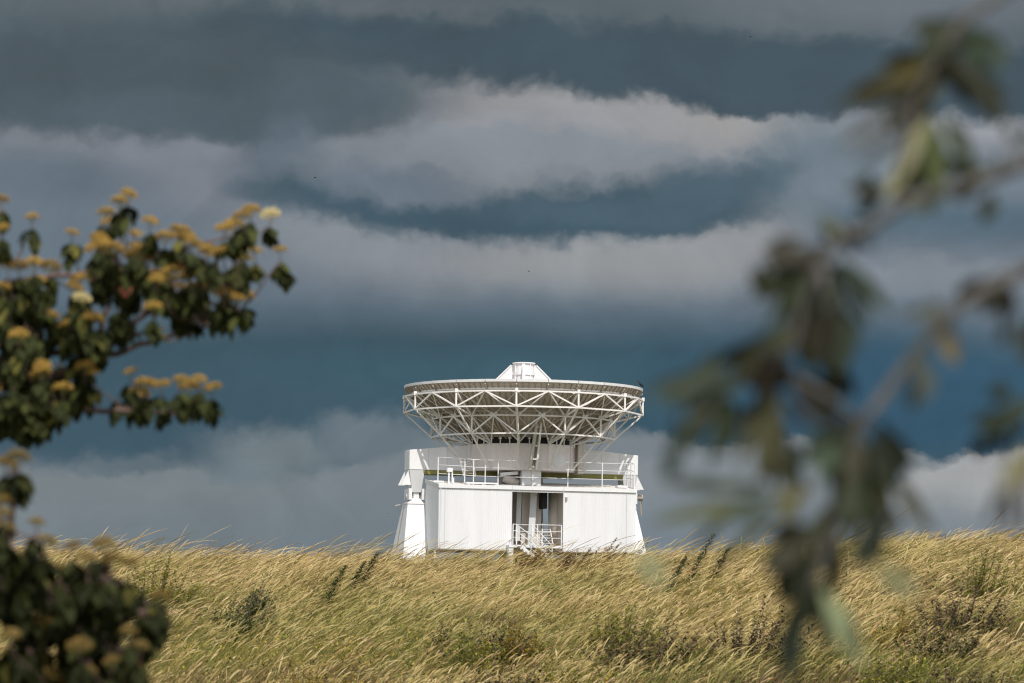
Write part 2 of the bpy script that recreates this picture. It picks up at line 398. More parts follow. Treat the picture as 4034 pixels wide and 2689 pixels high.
def make_grass():
    Vs = []; Fs = []; Cs = []; off = 0
    def emit(V, Fq, C):
        nonlocal off
        Vs.append(V); Fs.append(Fq + off); Cs.append(C); off += len(V)
    def sample(n, clump):
        y = 52 + (121 - 52) * nr.random(n) ** .85
        x = (nr.random(n) * 2 - 1) * (y * .158 + 2)
        keep = nr.random(n) < np.clip(.25 + 1.5 * (fbm(x, y, .9, 5) - .33) * clump + (1 - clump) * .8, .05, 1)
        for bx, by, br in BARE:
            dd = np.hypot((x - bx), (y - by) / 1.6); keep &= ~((dd < br) & (nr.random(n) < .8))
        return x[keep], y[keep]
    def cover(x, y):
        a = fbm(x, y, .13, 31, 4); b = fbm(x, y, .45, 47, 3); return a, b
    for cnt, kind in ((560000, 'leaf'), (330000, 'stem'), (170000, 'forb')):
        x, y = sample(cnt, .85); n = len(x)
        z = gz(x, y) - .02
        pa, pb = cover(x, y)
        hs = .42 + .65 * fbm(x, y, .30, 77, 3) + .55 * fbm(x, y, 1.5, 78, 2)
        wind = (.45 + .5 * fbm(x, y, .22, 13, 3) + .6 * fbm(x, y, 1.2, 14, 2)) * (.62 + .5 * np.clip((y - 55) / 50, 0, 1))
        ang = nr.normal(0.2, .5, n) + (fbm(x, y, 1.0, 15, 2) - .5) * 1.6
        ti = nr.random(n); base = np.stack([x, y, z], -1)
        dk = np.clip((fbm(x, y, .26, 63, 3) - .545) * 9, 0, 1) * (y < 95)       # patches of darker brown growth
        gold = np.clip((fbm(x, y, .33, 99, 3) - .57) * 9, 0, 1) * (y < 88)
        if kind == 'leaf':
            h = nr.normal(.36, .11, n).clip(.12, .8) * hs
            l = h * nr.normal(.80, .35, n) * wind
            w = nr.uniform(.005, .011, n); prof = np.array([[1, 1, .85, .55, .12]])
            green = lerp(np.array([[.05, .075, .009]]), np.array([[.20, .22, .028]]), ti)
            yel = lerp(np.array([[.26, .20, .045]]), np.array([[.46, .34, .11]]), nr.random(n))
            pick = np.clip((pa - .44) * 5, 0, 1) * .55 + (nr.random(n) < .22) * .6
            c1 = lerp(green, yel, np.clip(pick, 0, 1)); br = nr.random(n) < dk * .75
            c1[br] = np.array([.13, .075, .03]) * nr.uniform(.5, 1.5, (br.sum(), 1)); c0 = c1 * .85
            dr = nr.uniform(.0, .35, n)
            face = nr.normal(0, .7, n)
        elif kind == 'stem':
            h = nr.normal(.52, .15, n).clip(.2, 1.1) * hs
            tall = nr.random(n) < np.where(y > 92, .12, .05); h = np.where(tall, h * 1.5, h) * (.78 + .22 * np.clip((y - 55) / 45, 0, 1))
            l = h * nr.normal(1.0, .3, n) * wind
            w = nr.uniform(.011, .023, n); prof = np.array([[.2, .2, .2, .9, 1.0, .15]]); tk = np.array([0, .3, .6, .76, .9, 1.0])
            straw = lerp(np.array([[.42, .29, .105]]), np.array([[.72, .55, .29]]), ti ** 1.3)
            pink = np.array([[.42, .22, .12]]); straw = lerp(straw, np.repeat(pink, n, 0), ((nr.random(n) < .3) * nr.uniform(.2, .9, n)))
            gr = lerp(np.array([[.10, .13, .016]]), np.array([[.28, .26, .045]]), nr.random(n))
            c1 = lerp(straw, gr, np.clip((.49 - pa) * 4 + .09, 0, .7)); c0 = lerp(gr, straw, nr.random(n) * .5)
            kp = nr.random(n) > np.maximum(dk, gold) * .8
            dr = nr.uniform(.02, .35, n); face = nr.normal(0, .7, n)
            base, h, l, w, c0, c1, dr, face, ang = base[kp], h[kp], l[kp], w[kp], c0[kp], c1[kp], dr[kp], face[kp], ang[kp]
        else:
            sel = (fbm(x, y, .9, 55, 3) > .50) | (gold > .3) | (dk > .3)
            x, y, z, hs, ti, dk, gold = x[sel], y[sel], z[sel], hs[sel], ti[sel], dk[sel], gold[sel]; n = len(x)
            zz = nr.uniform(.12, .46, n) * hs * 1.0
            base = np.stack([x, y, z + zz], -1); h = nr.uniform(.01, .07, n); l = nr.uniform(.03, .09, n); w = nr.uniform(.015, .04, n)
            prof = np.array([[.1, 1, .8, .1]]); ang = nr.uniform(0, 6.28, n)
            a_ = lerp(np.array([[.05, .075, .012]]), np.array([[.24, .25, .03]]), ti); g2 = lerp(np.array([[.25, .20, .02]]), np.array([[.44, .32, .04]]), nr.random(n)); b2 = lerp(np.array([[.05, .035, .017]]), np.array([[.14, .08, .035]]), nr.random(n))
            c1 = lerp(lerp(a_, g2, (nr.random(n) < gold * .8) * 1.0), b2, (nr.random(n) < dk * .75) * 1.0); c0 = c1
            dr = nr.uniform(0, .5, n); face = ang + math.pi / 2
        lean = np.stack([np.cos(ang) * l, np.sin(ang) * l], -1)
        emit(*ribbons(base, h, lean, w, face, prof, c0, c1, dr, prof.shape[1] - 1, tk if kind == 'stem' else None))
    V = np.concatenate(Vs); Fq = np.concatenate(Fs); C = np.concatenate(Cs)
    print('grass faces', len(Fq))
    o = fast_mesh('grass', V, Fq, M['grass'], col=C)
    tag(o, 'tall wind-blown straw and green grass covering the bank', 'grass', kind='stuff')

# ------------------------------------------------------------------ leaves
LT = [(0, 0.04), (.18, .62), (.42, 1.0), (.68, .82), (.88, .38), (1, .02)]
def leaf_arrays(base, dirs, nrm, length, width, curl, cols, prof=LT, fold=.25):
    """folded, curling leaves; returns V,F,C.  dirs,nrm unit (n,3)"""
    base = np.asarray(base, float); n = len(base); k = len(prof)
    side = np.cross(dirs, nrm); side /= np.linalg.norm(side, axis=1)[:, None] + 1e-9
    nn = np.cross(side, dirs)
    V = np.zeros((n, k, 3, 3))
    for i, (t, w) in enumerate(prof):
        c = base + dirs * (length * t)[:, None] - nn * (curl * length * t * t)[:, None]
        hw = (width * w / 2)[:, None]
        V[:, i, 0] = c - side * hw + nn * hw * fold; V[:, i, 1] = c; V[:, i, 2] = c + side * hw + nn * hw * fold
    V = V.reshape(-1, 3)
    a = (np.arange(n)[:, None, None] * k * 3 + np.arange(k - 1)[None, :, None] * 3 + np.arange(2)[None, None])
    Fq = np.stack([a, a + 1, a + 4, a + 3], -1).reshape(-1, 4)
    C = np.repeat(np.asarray(cols), k * 3, 0)
    return V, Fq, C
def unit(a): return a / (np.linalg.norm(a, axis=-1, keepdims=True) + 1e-9)

# umbel prototypes
def umbel_mesh(name, rad, tint, tint2, seed):
    g = np.random.default_rng(seed); V = []; Fq = []; C = []
    n = 210
    a = g.random(n) * 2 * math.pi; r = rad * np.sqrt(g.random(n))
    ctr = np.stack([r * np.cos(a), r * np.sin(a), rad * .5 * (1 - (r / rad) ** 2) + g.normal(0, rad * .12, n)], -1)
    for c in ctr:
        s = rad * g.uniform(.07, .13); b = len(V)
        for dx, dy, dz in ((1, 0, 0), (0, 1, 0), (-1, 0, 0), (0, -1, 0), (0, 0, .8), (0, 0, -.8)): V.append(c + s * np.array([dx, dy, dz]))
        k = g.random(); cc = np.array(tint) * (1 - k) + np.array(tint2) * k; C += [cc] * 6
        for f in ((0, 1, 4), (1, 2, 4), (2, 3, 4), (3, 0, 4), (1, 0, 5), (2, 1, 5), (3, 2, 5), (0, 3, 5)): Fq.append([b + i for i in f])
    for j in range(10):       # stalks
        t = 2 * math.pi * j / 10; p = np.array([math.cos(t) * rad * .7, math.sin(t) * rad * .7, rad * .12]); q = np.array([0, 0, -rad * .9]); b = len(V)
        w = rad * .03; s = np.array([-math.sin(t) * w, math.cos(t) * w, 0])
        V += [p - s, p + s, q]; C += [np.array([.22, .22, .06])] * 3; Fq.append([b, b + 1, b + 2])
    return np.array(V), np.array(Fq), np.array(C)
UM = []
for i, (t1, t2) in enumerate((((.42, .265, .055), (.54, .36, .10)), ((.34, .21, .045), (.48, .31, .08)), ((.80, .72, .40), (.62, .48, .18)), ((.17, .115, .035), (.26, .175, .055)), ((.22, .16, .055), (.30, .21, .07)))):  # last two: gold dulled to paint the lower-left shrub's shade
    V, Fq, C = umbel_mesh('u', 1.0, t1, t2, 40 + i)
    o = fast_mesh('flower_cluster', V, Fq, M['flower'], col=C); UM.append(o.data); bpy.data.objects.remove(o)

def flowering(name, loc, label, depth, trunk_pts, limbs, rosettes, extra, leafL, umR, jit, stems, seed, ums_=(0, 1, 2), dark=1.0, nls=(8, 12)):
    """a shrub whose leaves hang in whorls under flat flower clusters"""
    g = random.Random(seed); gn = np.random.default_rng(seed)
    root = empty(name, loc, label, 'shrub' if 'shrub' in name else 'tree'); o0 = Vector(loc)
    tk = MB()
    for pts, r0, r1 in trunk_pts:
        k = len(pts); tk.tube([Vector(p) - o0 for p in pts], [r0 + (r1 - r0) * i / (k - 1) for i in range(k)], 8)
    tk.build('trunk', M['bark'], root, True)
    samples = []; lm = []
    for pts, r0, r1 in limbs:
        P = [at(x, y, depth + dz) for x, y, dz in pts]
        mb = MB(); Q = []
        for i in range(len(P) - 1):
            for j in range(4):
                t = j / 4; q = P[i].lerp(P[i + 1], t) + Vector((g.uniform(-1, 1), g.uniform(-1, 1), g.uniform(-1, 1))) * r0 * .5; Q.append(q)
        Q.append(P[-1]); k = len(Q)
        mb.tube([q - o0 for q in Q], [r0 + (r1 - r0) * i / (k - 1) for i in range(k)], 7)
        lm.append(mb); samples += [(q, len(lm) - 1) for q in Q]
    B = []; D = []; Nn = []; Ls = []; Ws = []; Cu = []; Cc = []; ums = []
    allr = [(x, y, True, 1.0) for x, y in rosettes] + [(x, y, f, .9) for x, y, f in extra]
    for (x, y, hasf, sc) in allr:
        c = at(x, y, depth + g.uniform(-jit, jit) - (jit * .8 if hasf else 0)); zr = umR * (1.0 if hasf else .4)
        hub = c - Vector((0, 0, zr * 1.1))
        near, li = min(samples, key=lambda s: (s[0] - hub).length + (0 if s[0].z < hub.z else .6 * (s[0].z - hub.z)))
        if (near - hub).length > .01:
            mid = near.lerp(hub, .55) + Vector((g.uniform(-.1, .1), g.uniform(-.1, .1), -.12)) * (near - hub).length
            lm[li].tube([near - o0, mid - o0, hub - o0, c - o0], [.0045 * sc + .001 * (near - hub).length * 2, .004, .003, .0015], 5)
        if hasf: ums.append((c, g.uniform(.75, 1.2) * umR))
        nl = g.randint(*nls) + (5 if x < 180 and len(limbs) > 6 else 0)
        for j in range(nl):
            a = g.uniform(0, 2 * math.pi); dn = g.uniform(.5, 2.6)
            d = Vector((math.cos(a), math.sin(a), -dn)).normalized()
            n_ = Vector((math.cos(a) * dn, math.sin(a) * dn, 1)).normalized()
            B.append(hub + Vector((math.cos(a), math.sin(a), 0)) * umR * .12 - Vector((0, 0, g.uniform(0, leafL * .7)))-o0); D.append(d); Nn.append(n_)
            Ls.append(leafL * g.uniform(.65, 1.15)); Ws.append(leafL * g.uniform(.55, .74)); Cu.append(g.uniform(.1, .4))
            k = g.random(); base = Vector((.024, .030, .010)).lerp(Vector((.062, .070, .018)), k * k)
            if g.random() < .05: base = Vector((.13, .12, .03))
            if g.random() < .004: base = Vector((.28, .09, .05))
            Cc.append(base * dark)  # factor below one paints shade into the leaf colour
    for mb in lm: mb.build('branch', M['bark'], root, True)
    V, Fq, C = leaf_arrays(np.array(B), unit(np.array(D)), unit(np.array(Nn)), np.array(Ls), np.array(Ws), np.array(Cu), np.array(Cc))
    fast_mesh('foliage', V, Fq, M['leaf'], root, C, True)
    inner = ums; inner.sort(key=lambda u: -((u[0] - EYE).length * 0 + (1 if abs((u[0].x / u[0].y)) < .135 else 0)))
    for i, (c, s) in enumerate(inner[:100]):
        o = bpy.data.objects.new('flower_cluster', UM[ums_[2] if g.random() < .07 else ums_[g.randint(0, 1)]]); COL.objects.link(o)
        o.parent = root; o.location = c - o0; o.scale = (s, s, s * g.uniform(.8, 1.1)); o.rotation_euler = (g.uniform(-.35, .35), g.uniform(-.25, .35), g.uniform(0, 6))
    return root

c5 = lambda x, y: (x * .6696, 700 + y * .6696)
c6 = lambda x, y: (x * .6306, 1700 + y * .6306)
ros = [c5(*p) for p in [(755,100),(705,140),(625,205),(190,235),(10,130),(15,300),(425,325),(630,260),(885,260),(575,345),(620,395),(800,330),(970,350),(1060,305),(1095,350),(1480,190),(1590,220),(1425,225),(1320,300),(1375,280),(1165,400),(1230,420),(1280,440),(1430,410),(1650,425),(1430,480),(45,520),(115,520),(205,510),(300,525),(790,400),(770,455),(880,490),(720,430),(920,570),(1000,600),(1110,585),(1160,560),(1070,650),(1140,630),(1200,650),(1270,670),(1400,710),(1120,540),(1080,590),(1440,700),(1210,430),(1500,430),(560,420),(660,420),(590,370),(820,420),(1010,560),(1060,350),(920,600),(1170,640),(1330,690),(1130,380),(470,600),(215,610),(20,640),(480,710),(440,650),(240,690),(500,780),(900,760),(550,830),(310,810),(400,870),(770,1140),(860,1215),(950,1215),(1065,1190),(1170,1190),(1250,1240),(820,1270),(1110,1230),(250,1110),(500,1110),(545,1150),(370,1240),(240,1150),(150,1360),(20,1250),(350,1230),(110,930)]]
g_ = random.Random(3); ext = []
for (x0, x1, y0, y1, n) in ((0, 240, 620, 1400, 66), (230, 520, 620, 1100, 16), (300, 540, 1120, 1260, 9), (550, 1000, 430, 700, 17), (1000, 1420, 640, 790, 8), (0, 330, 1250, 1400, 8), (650, 1200, 1230, 1330, 7), (520, 620, 840, 1020, 5), (1350, 1450, 470, 560, 3), (560, 700, 380, 500, 3), (650, 900, 760, 860, 4), (-900, -20, 300, 1400, 45), (-1300, -350, 150, 1500, 70)):
    for _ in range(int(n * 1.35)): ext.append((*c5(g_.uniform(x0, x1), g_.uniform(y0, y1)), False))
ext += [(*c5(1685, 500), False), (*c5(1140, 790), False), (*c5(1420, 760), False)]
T1 = at(-420, 1500, 16)
tr = [([(T1.x - .2, 16.1, 0), (T1.x - .1, 16.1, 1.0), (T1.x, 16.0, 2.2), (T1.x + .05, 16.0, 3.0), (T1.x - .05, 16.1, 3.6)], .085, .012)]
lb = [([(-420, 1560, .2), (-100, 1520, .1), (150, 1490, 0), (400, 1403, 0), (600, 1345, 0), (770, 1296, -.1), (930, 1240, -.1)], .022, .006),
      ([(-420, 1400, .2), (0, 1420, .1), (300, 1370, 0), (400, 1325, 0), (540, 1262, .1), (680, 1180, .1), (870, 1135, .1), (1045, 1082, .1)], .02, .005),
      ([(300, 1450, 0), (400, 1358, 0), (560, 1315, 0), (650, 1290, 0)], .012, .005),
      ([(-420, 1720, .2), (0, 1640, 0), (250, 1604, 0), (470, 1617, 0), (600, 1622, -.1), (800, 1600, -.1)], .018, .006),
      ([(-420, 1300, .2), (100, 1380, 0), (380, 1320, 0), (430, 1210, 0), (415, 1115, 0), (470, 955, .1), (482, 874, .1)], .018, .005),
      ([(-420, 1100, .2), (0, 988, 0), (57, 1028, 0), (90, 975, 0)], .012, .004),
      ([(-420, 1250, .3), (75, 1110, 0), (250, 1080, 0), (420, 1070, 0), (640, 1000, 0), (900, 930, 0)], .014, .005),
      ([(-420, 1000, .3), (-200, 900, .2), (20, 830, .2)], .014, .005), ([(-420, 1300, .2), (-600, 1150, .3), (-760, 1000, .3), (-850, 860, .3)], .018, .005), ([(-420, 1600, .2), (-620, 1520, .1), (-860, 1480, 0)], .018, .005)]
flowering('flowering_tree', (T1.x - .2, 16.1, 0), 'flowering tree reaching in at left above the grass, drooping green leaves under golden flower clusters', 16.0, tr, lb, ros, ext, .074, .039, .38, 1, 5, nls=(9, 13))
ros2 = [c6(*p) for p in [(115,165),(30,205),(10,450),(10,520),(35,600),(230,570),(290,690),(460,720),(650,712),(540,790),(700,810),(810,825),(620,870),(160,760),(420,1010),(590,1075),(800,1255),(1000,1035),(880,1340),(60,1280),(250,1205),(60,1400),(400,1425),(700,1435),(500,1340),(380,870),(180,1440),(550,1500),(320,1530),(870,1540),(230,1560)]]
ext2 = [(*c6(x, y), False) for x, y in [(45,235),(130,235),(20,660),(170,660),(100,770),(250,760),(60,860),(140,960),(200,1080),(370,910),(430,840),(480,870),(590,770),(560,920),(700,890),(770,920),(700,1000),(620,970),(890,960),(985,1020),(990,1120),(380,1060),(500,1110),(560,1190),(450,1220),(430,1290),(720,1120),(680,1290),(740,1340),(800,1390),(600,1270),(200,1260),(250,1340),(100,1370),(50,1440),(300,1440),(450,1470),(600,1500),(150,1500),(30,1050),(0,950),(260,1130),(330,1180),(720,1500),(20,760),(310,830)]]
for _ in range(40): ext2.append((*c6(g_.uniform(-900, -150), g_.uniform(400, 1560)), False))
for x, y, n in ((110, 900, 9), (100, 750, 5), (180, 1060, 8), (430, 900, 5), (600, 880, 9), (560, 1010, 8), (720, 980, 8), (480, 1180, 7), (640, 1200, 6), (780, 1300, 8), (700, 1400, 8), (480, 1330, 7), (200, 1330, 9), (350, 1480, 9), (100, 1480, 9), (560, 1520, 8), (940, 1060, 3)):
    for _ in range(n): ext2.append((*c6(g_.gauss(x, 62), g_.gauss(y, 55)), False))
for _ in range(18): ext2.append((*c6(g_.uniform(0, 720), g_.uniform(1450, 1800)), False))
T2 = at(-60, 2900, 12.5)
tr2 = [([(T2.x + dx * .3, 12.5 + dy * .3, .0), (T2.x + dx, 12.5 + dy, .9), (T2.x + dx * 1.3, 12.5 + dy, 1.6)], .03, .018) for dx, dy in ((0, 0), (.12, .05), (-.15, .1), (.22, -.1), (-.3, -.1))]
lb2 = [([(0, 2850, 0), (120, 2600, 0), (230, 2420, 0), (330, 2300, 0), (430, 2230, 0)], .020, .006),
       ([(60, 2800, 0), (260, 2620, .1), (430, 2480, .1), (600, 2400, .1)], .020, .006),
       ([(-100, 2900, 0), (-40, 2500, 0), (30, 2200, 0), (60, 2000, 0), (50, 1850, 0)], .020, .006),
       ([(100, 2850, 0), (330, 2720, 0), (500, 2600, 0)], .010, .004),
       ([(-100, 2900, 0), (60, 2500, .1), (110, 2250, .1), (150, 2090, .1)], .010, .004),
       ([(-200, 2900, 0), (-300, 2400, .1), (-350, 2000, .1)], .020, .006)]
flowering('flowering_shrub', (T2.x, 12.5, 0), 'out of focus shrub with leaves and gold flower clusters coloured as in shade, in the lower left corner', 12.5, tr2, lb2, ros2, ext2, .072, .038, .35, 5, 9, (3, 4, 4), .6, (9, 13))

# ------------------------------------------------------------------ blurred tree on the right
def right_tree():
    dep = 4.6; g = random.Random(12)
    base = Vector((1.43, 5.0, 0)); root = empty('overhanging_tree', base, 'very blurred tree hanging slender grey-green leaves down the right side, closest to the viewer', 'tree')
    tk = MB(); pts = [(1.43, 5.0, 0), (1.40, 4.97, .8), (1.28, 4.87, 1.5), (1.2, 4.8, 2.1), (1.12, 4.75, 2.7), (1.0, 4.68, 3.3)]
    tk.tube([Vector(p) - base for p in pts], [.045, .04, .035, .028, .02, .008], 10); tk.build('trunk', M['greybark'], root, True)
    a = lambda x, y: (2500 + x * .8292, y * .8292)
    b = lambda x, y: (2500 + x * .8857, 1300 + y * .8857)
    limbs = [([(4900, -500), (4250, -220), (3940, -20), (3790, 90), (3700, 210), (3600, 400), (3560, 600), (3540, 700)], .0065, .0035),
             ([(5400, 350), (4500, 520), (4034, 645), (3845, 715), (3740, 745), (3580, 785), (3420, 900), (3310, 930), (3230, 1040), (3180, 1150), (3130, 1350), (3060, 1480)], .0085, .0035),
             ([(5400, 700), (4500, 900), (4034, 1065), (3890, 1145), (3745, 1230), (3607, 1390), (3455, 1592), (3385, 1690), (3340, 1830), (3290, 2100), (3200, 2300), (3150, 2420)], .008, .0035),
             ([(3230, 1040), (3260, 1200), (3270, 1350)], .004, .003),
             ([(3420, 1690), (3260, 1560), (3130, 1480)], .004, .003)]
    for pl, r0, r1 in limbs:
        mb = MB(); P = [at(x, y, dep + (.0 if x < 4100 else (x - 4100) * .0002)) for x, y in pl]; k = len(P)
        mb.tube([p - base for p in P], [(r0 + (r1 - r0) * i / (k - 1)) * 1.2 for i in range(k)], 8); mb.build('branch', M['greybark'], root, True)
    DK = (.036, .044, .026); BR = (.050, .052, .032); OL = (.088, .085, .040); YG = (.26, .235, .14); GG = (.066, .073, .052); PG = (.20, .20, .125); BK = (.020, .021, .012)
    Lf = [  # base, tip, width, colour, depth offset
      (a(1560,110),a(1330,290),110,BR,0),(a(1480,230),a(1800,600),130,DK,0),(a(1520,170),a(1730,340),110,DK,.1),(a(1430,270),a(1050,480),130,OL,0),(a(1440,200),a(1350,400),110,BR,.05),
      (a(1330,470),a(950,710),70,GG,-.6),(a(1400,540),a(1190,960),100,YG,0),(a(1390,560),a(1300,1010),85,OL,.1),(a(1420,560),a(1440,1000),115,OL,0),(a(1340,420),a(1290,620),110,BK,0),
      (a(1640,830),a(1540,930),120,BR,.1),(a(1160,860),a(1060,940),80,DK,.1),(a(1280,920),a(1370,1030),90,BR,0),(a(1000,1080),a(1070,1160),90,BK,0),(a(990,1130),a(870,1030),80,OL,0),
      (a(880,1200),a(600,1220),85,BR,0),(a(880,1260),a(600,1560),95,BR,0),(a(970,1230),a(1220,1500),95,DK,0),(a(880,1320),a(770,1540),90,OL,.1),(a(950,1280),a(930,1640),150,DK,0),
      (a(600,1270),a(630,1440),85,DK,.2),(a(1740,1290),a(1640,1450),110,BR,0),(a(1450,1450),a(1370,1560),70,GG,0),(a(780,1280),a(640,1420),80,BR,.1),
      (b(440,150),b(50,310),85,GG,0),(b(600,20),b(430,250),110,BR,0),(b(600,100),b(560,300),130,BK,0),(b(850,-120),b(830,170),190,BK,0),(b(940,-60),b(900,190),170,DK,0),(b(780,-60),b(760,200),120,OL,.1),
      (b(900,120),b(870,340),95,DK,0),(b(350,340),b(190,480),85,GG,0),(b(230,420),b(150,680),75,GG,-.5),(b(420,330),b(360,570),110,DK,0),(b(640,300),b(550,680),110,OL,0),(b(690,240),b(870,440),60,BR,0),
      (b(560,250),b(540,420),90,BR,.1),(b(1370,-20),b(1430,150),110,YG,0),(b(1290,130),b(1290,320),105,GG,-.2),(b(1690,370),b(1530,480),80,DK,0),(b(1630,410),b(1570,500),100,BK,0),(b(1740,300),b(1640,420),80,GG,0),
      (b(1000,430),b(730,590),90,DK,0),(b(1050,450),b(1190,730),110,DK,0),(b(1000,470),b(940,700),120,BR,0),(b(1010,560),b(940,890),130,BR,0),(b(1050,600),b(1080,860),110,OL,.1),(b(1160,700),b(1300,890),85,GG,0),
      (b(720,700),b(670,850),80,OL,0),(b(560,770),b(50,850),85,OL,0),(b(640,790),b(380,830),60,GG,-.5),(b(870,760),b(750,1010),85,GG,0),(b(1080,840),b(970,1070),110,DK,0),(b(760,930),b(580,1090),110,BR,0),
      (b(770,940),b(720,1300),110,BK,0),(b(740,1150),b(690,1590),105,DK,0),(b(830,1120),b(720,1330),130,GG,0),(b(830,1150),b(1020,1490),140,PG,0),(b(1060,1030),b(1270,1190),110,PG,-.7),(b(1770,520),b(1630,720),110,YG,-.9),
      (b(930,930),b(850,1130),90,BR,.1),(b(20,980),b(120,1150),120,PG,-.8),(b(900,480),b(820,700),80,GG,0),(a(1700,200),a(1760,330),60,GG,0),(b(1740,-20),b(1770,160),90,GG,-.3),(a(1850,640),a(1840,760),70,OL,-.5),
      (b(660,540),b(700,700),80,GG,.2),(b(960,150),b(830,380),60,BR,.2),(b(1740,560),b(1745,900),60,GG,-.8)]
    B = []; D = []; Nn = []; Ls = []; Ws = []; Cu = []; Cc = []
    for (p, q, w, c, dz) in Lf:
        P = at(*p, dep + dz); Q = at(*q, dep + dz + g.uniform(-.03, .03)); d = (Q - P); l = d.length; d.normalize()
        n_ = Vector((g.uniform(-.7, .7), -1, g.uniform(-.1, .8))).normalized(); n_ = (n_ - d * n_.dot(d)).normalized()
        B.append(P - base); D.append(d); Nn.append(n_); Ls.append(l); Ws.append(w / FPX * (dep + dz) * .76); Cu.append(g.uniform(-.08, .18)); Cc.append([x * g.uniform(.85, 1.15) for x in c])
    for i in range(len(Lf)):
        for rep in range(6):
          if g.random() < .8 and Lf[i][3] not in (YG, PG):
            d = (D[i] + Vector((g.uniform(-.4, .4), g.uniform(-.3, .3), g.uniform(-.4, .4)))).normalized(); n_ = (Nn[i] - d * Nn[i].dot(d)).normalized()
            B.append(B[i] + Vector((g.uniform(-.022, .022), .03, g.uniform(-.022, .022)))); D.append(d); Nn.append(n_); Ls.append(Ls[i] * g.uniform(.6, .95)); Ws.append(Ws[i] * .85); Cu.append(.1); Cc.append([x * .8 for x in Cc[i]])
    # leaves off to the right of the frame, same tree
    for _ in range(90):
        P = at(g.uniform(4150, 5300), g.uniform(-500, 2400), dep + g.uniform(-.1, .5)); d = Vector((g.uniform(-.5, .5), g.uniform(-.4, .4), -1)).normalized()
        n_ = Vector((g.uniform(-.7, .7), -1, .2)).normalized(); B.append(P - base); D.append(d); Nn.append(n_); Ls.append(g.uniform(.07, .12)); Ws.append(.03); Cu.append(.15); Cc.append(g.choice([DK, GG, OL]))
    LP = [(0, .05), (.15, .5), (.38, .95), (.6, 1.0), (.82, .6), (1, .03)]
    V, Fq, C = leaf_arrays(np.array(B), unit(np.array(D)), unit(np.array(Nn)), np.array(Ls), np.array(Ws), np.array(Cu), np.array(Cc), LP, .35)
    fast_mesh('foliage', V, Fq, M['leaf'], root, C, True)
right_tree()

# ------------------------------------------------------------------ weeds and low shrubs on the bank
def weed(p, h, w, n, ll, lw, cols, label, name='leafy_weed', cat='weed', lean=.35, nst=1, seed=0, group=None):
    g = random.Random(seed); root = empty(name, p, label, cat, group)
    st = MB(); B = []; D = []; Nn = []; Ls = []; Ws = []; Cu = []; Cc = []
    for s in range(nst):
        a = g.uniform(0, 6.28); rr = w * math.sqrt(g.random()) if nst > 1 else 0
        hh = h * g.uniform(.6, 1.05) if nst > 1 else h
        if nst > 1: hh *= (1 - .6 * (rr / w) ** 2)
        bx, by = math.cos(a) * rr * .6, math.sin(a) * rr * .6; tx, ty = math.cos(a) * rr + lean * hh, math.sin(a) * rr
        f = lambda t: Vector((bx + (tx - bx) * t ** 1.4, by + (ty - by) * t ** 1.4, hh * t))
        st.tube([f(0) - Vector((0, 0, .05)), f(.35), f(.7), f(1)], [.008, .006, .004, .002], 5)
        k = max(6, n // nst)
        for j in range(k):
            t = g.uniform(.15, 1.0); c = f(t); b = g.uniform(0, 6.28); up = g.uniform(-.1, .9)
            sp = (w * .45 if nst == 1 else .08) * (1.15 - t) * g.random()
            c = c + Vector((math.cos(b), math.sin(b), 0)) * sp
            d = Vector((math.cos(b) + .3, math.sin(b), up)).normalized()
            B.append(c); D.append(d); Nn.append(Vector((0, 0, 1)) - d * d.z); l = ll * g.uniform(.6, 1.2) * (1.2 - .5 * t)
            Ls.append(l); Ws.append(l * lw); Cu.append(g.uniform(0, .3)); q = g.random(); Cc.append([x * (1 - q) + y * q for x, y in zip(*g.choice(cols))])
    st.build('stem', M['bark'], root, True)
    V, Fq, C = leaf_arrays(np.array(B), unit(np.array([list(v) for v in D])), unit(np.array([list(v) for v in Nn])), np.array(Ls), np.array(Ws), np.array(Cu), np.array(Cc), [(0, .1), (.35, 1), (.7, .75), (1, .05)], .2)
    fast_mesh('leaves', V, Fq, M['weed'], root, C)
    return root
DG = [((.05, .075, .022), (.12, .15, .05))]; YG2 = [((.20, .23, .02), (.38, .36, .04)), ((.10, .13, .02), (.22, .22, .03))]
BRN = [((.045, .032, .016), (.12, .07, .03)), ((.05, .05, .02), (.09, .08, .03))]; GLD = [((.36, .24, .03), (.52, .37, .05)), ((.12, .13, .02), (.26, .22, .04))]
BR2 = [((.24, .10, .03), (.46, .23, .08)), ((.14, .13, .04), (.24, .20, .07))]
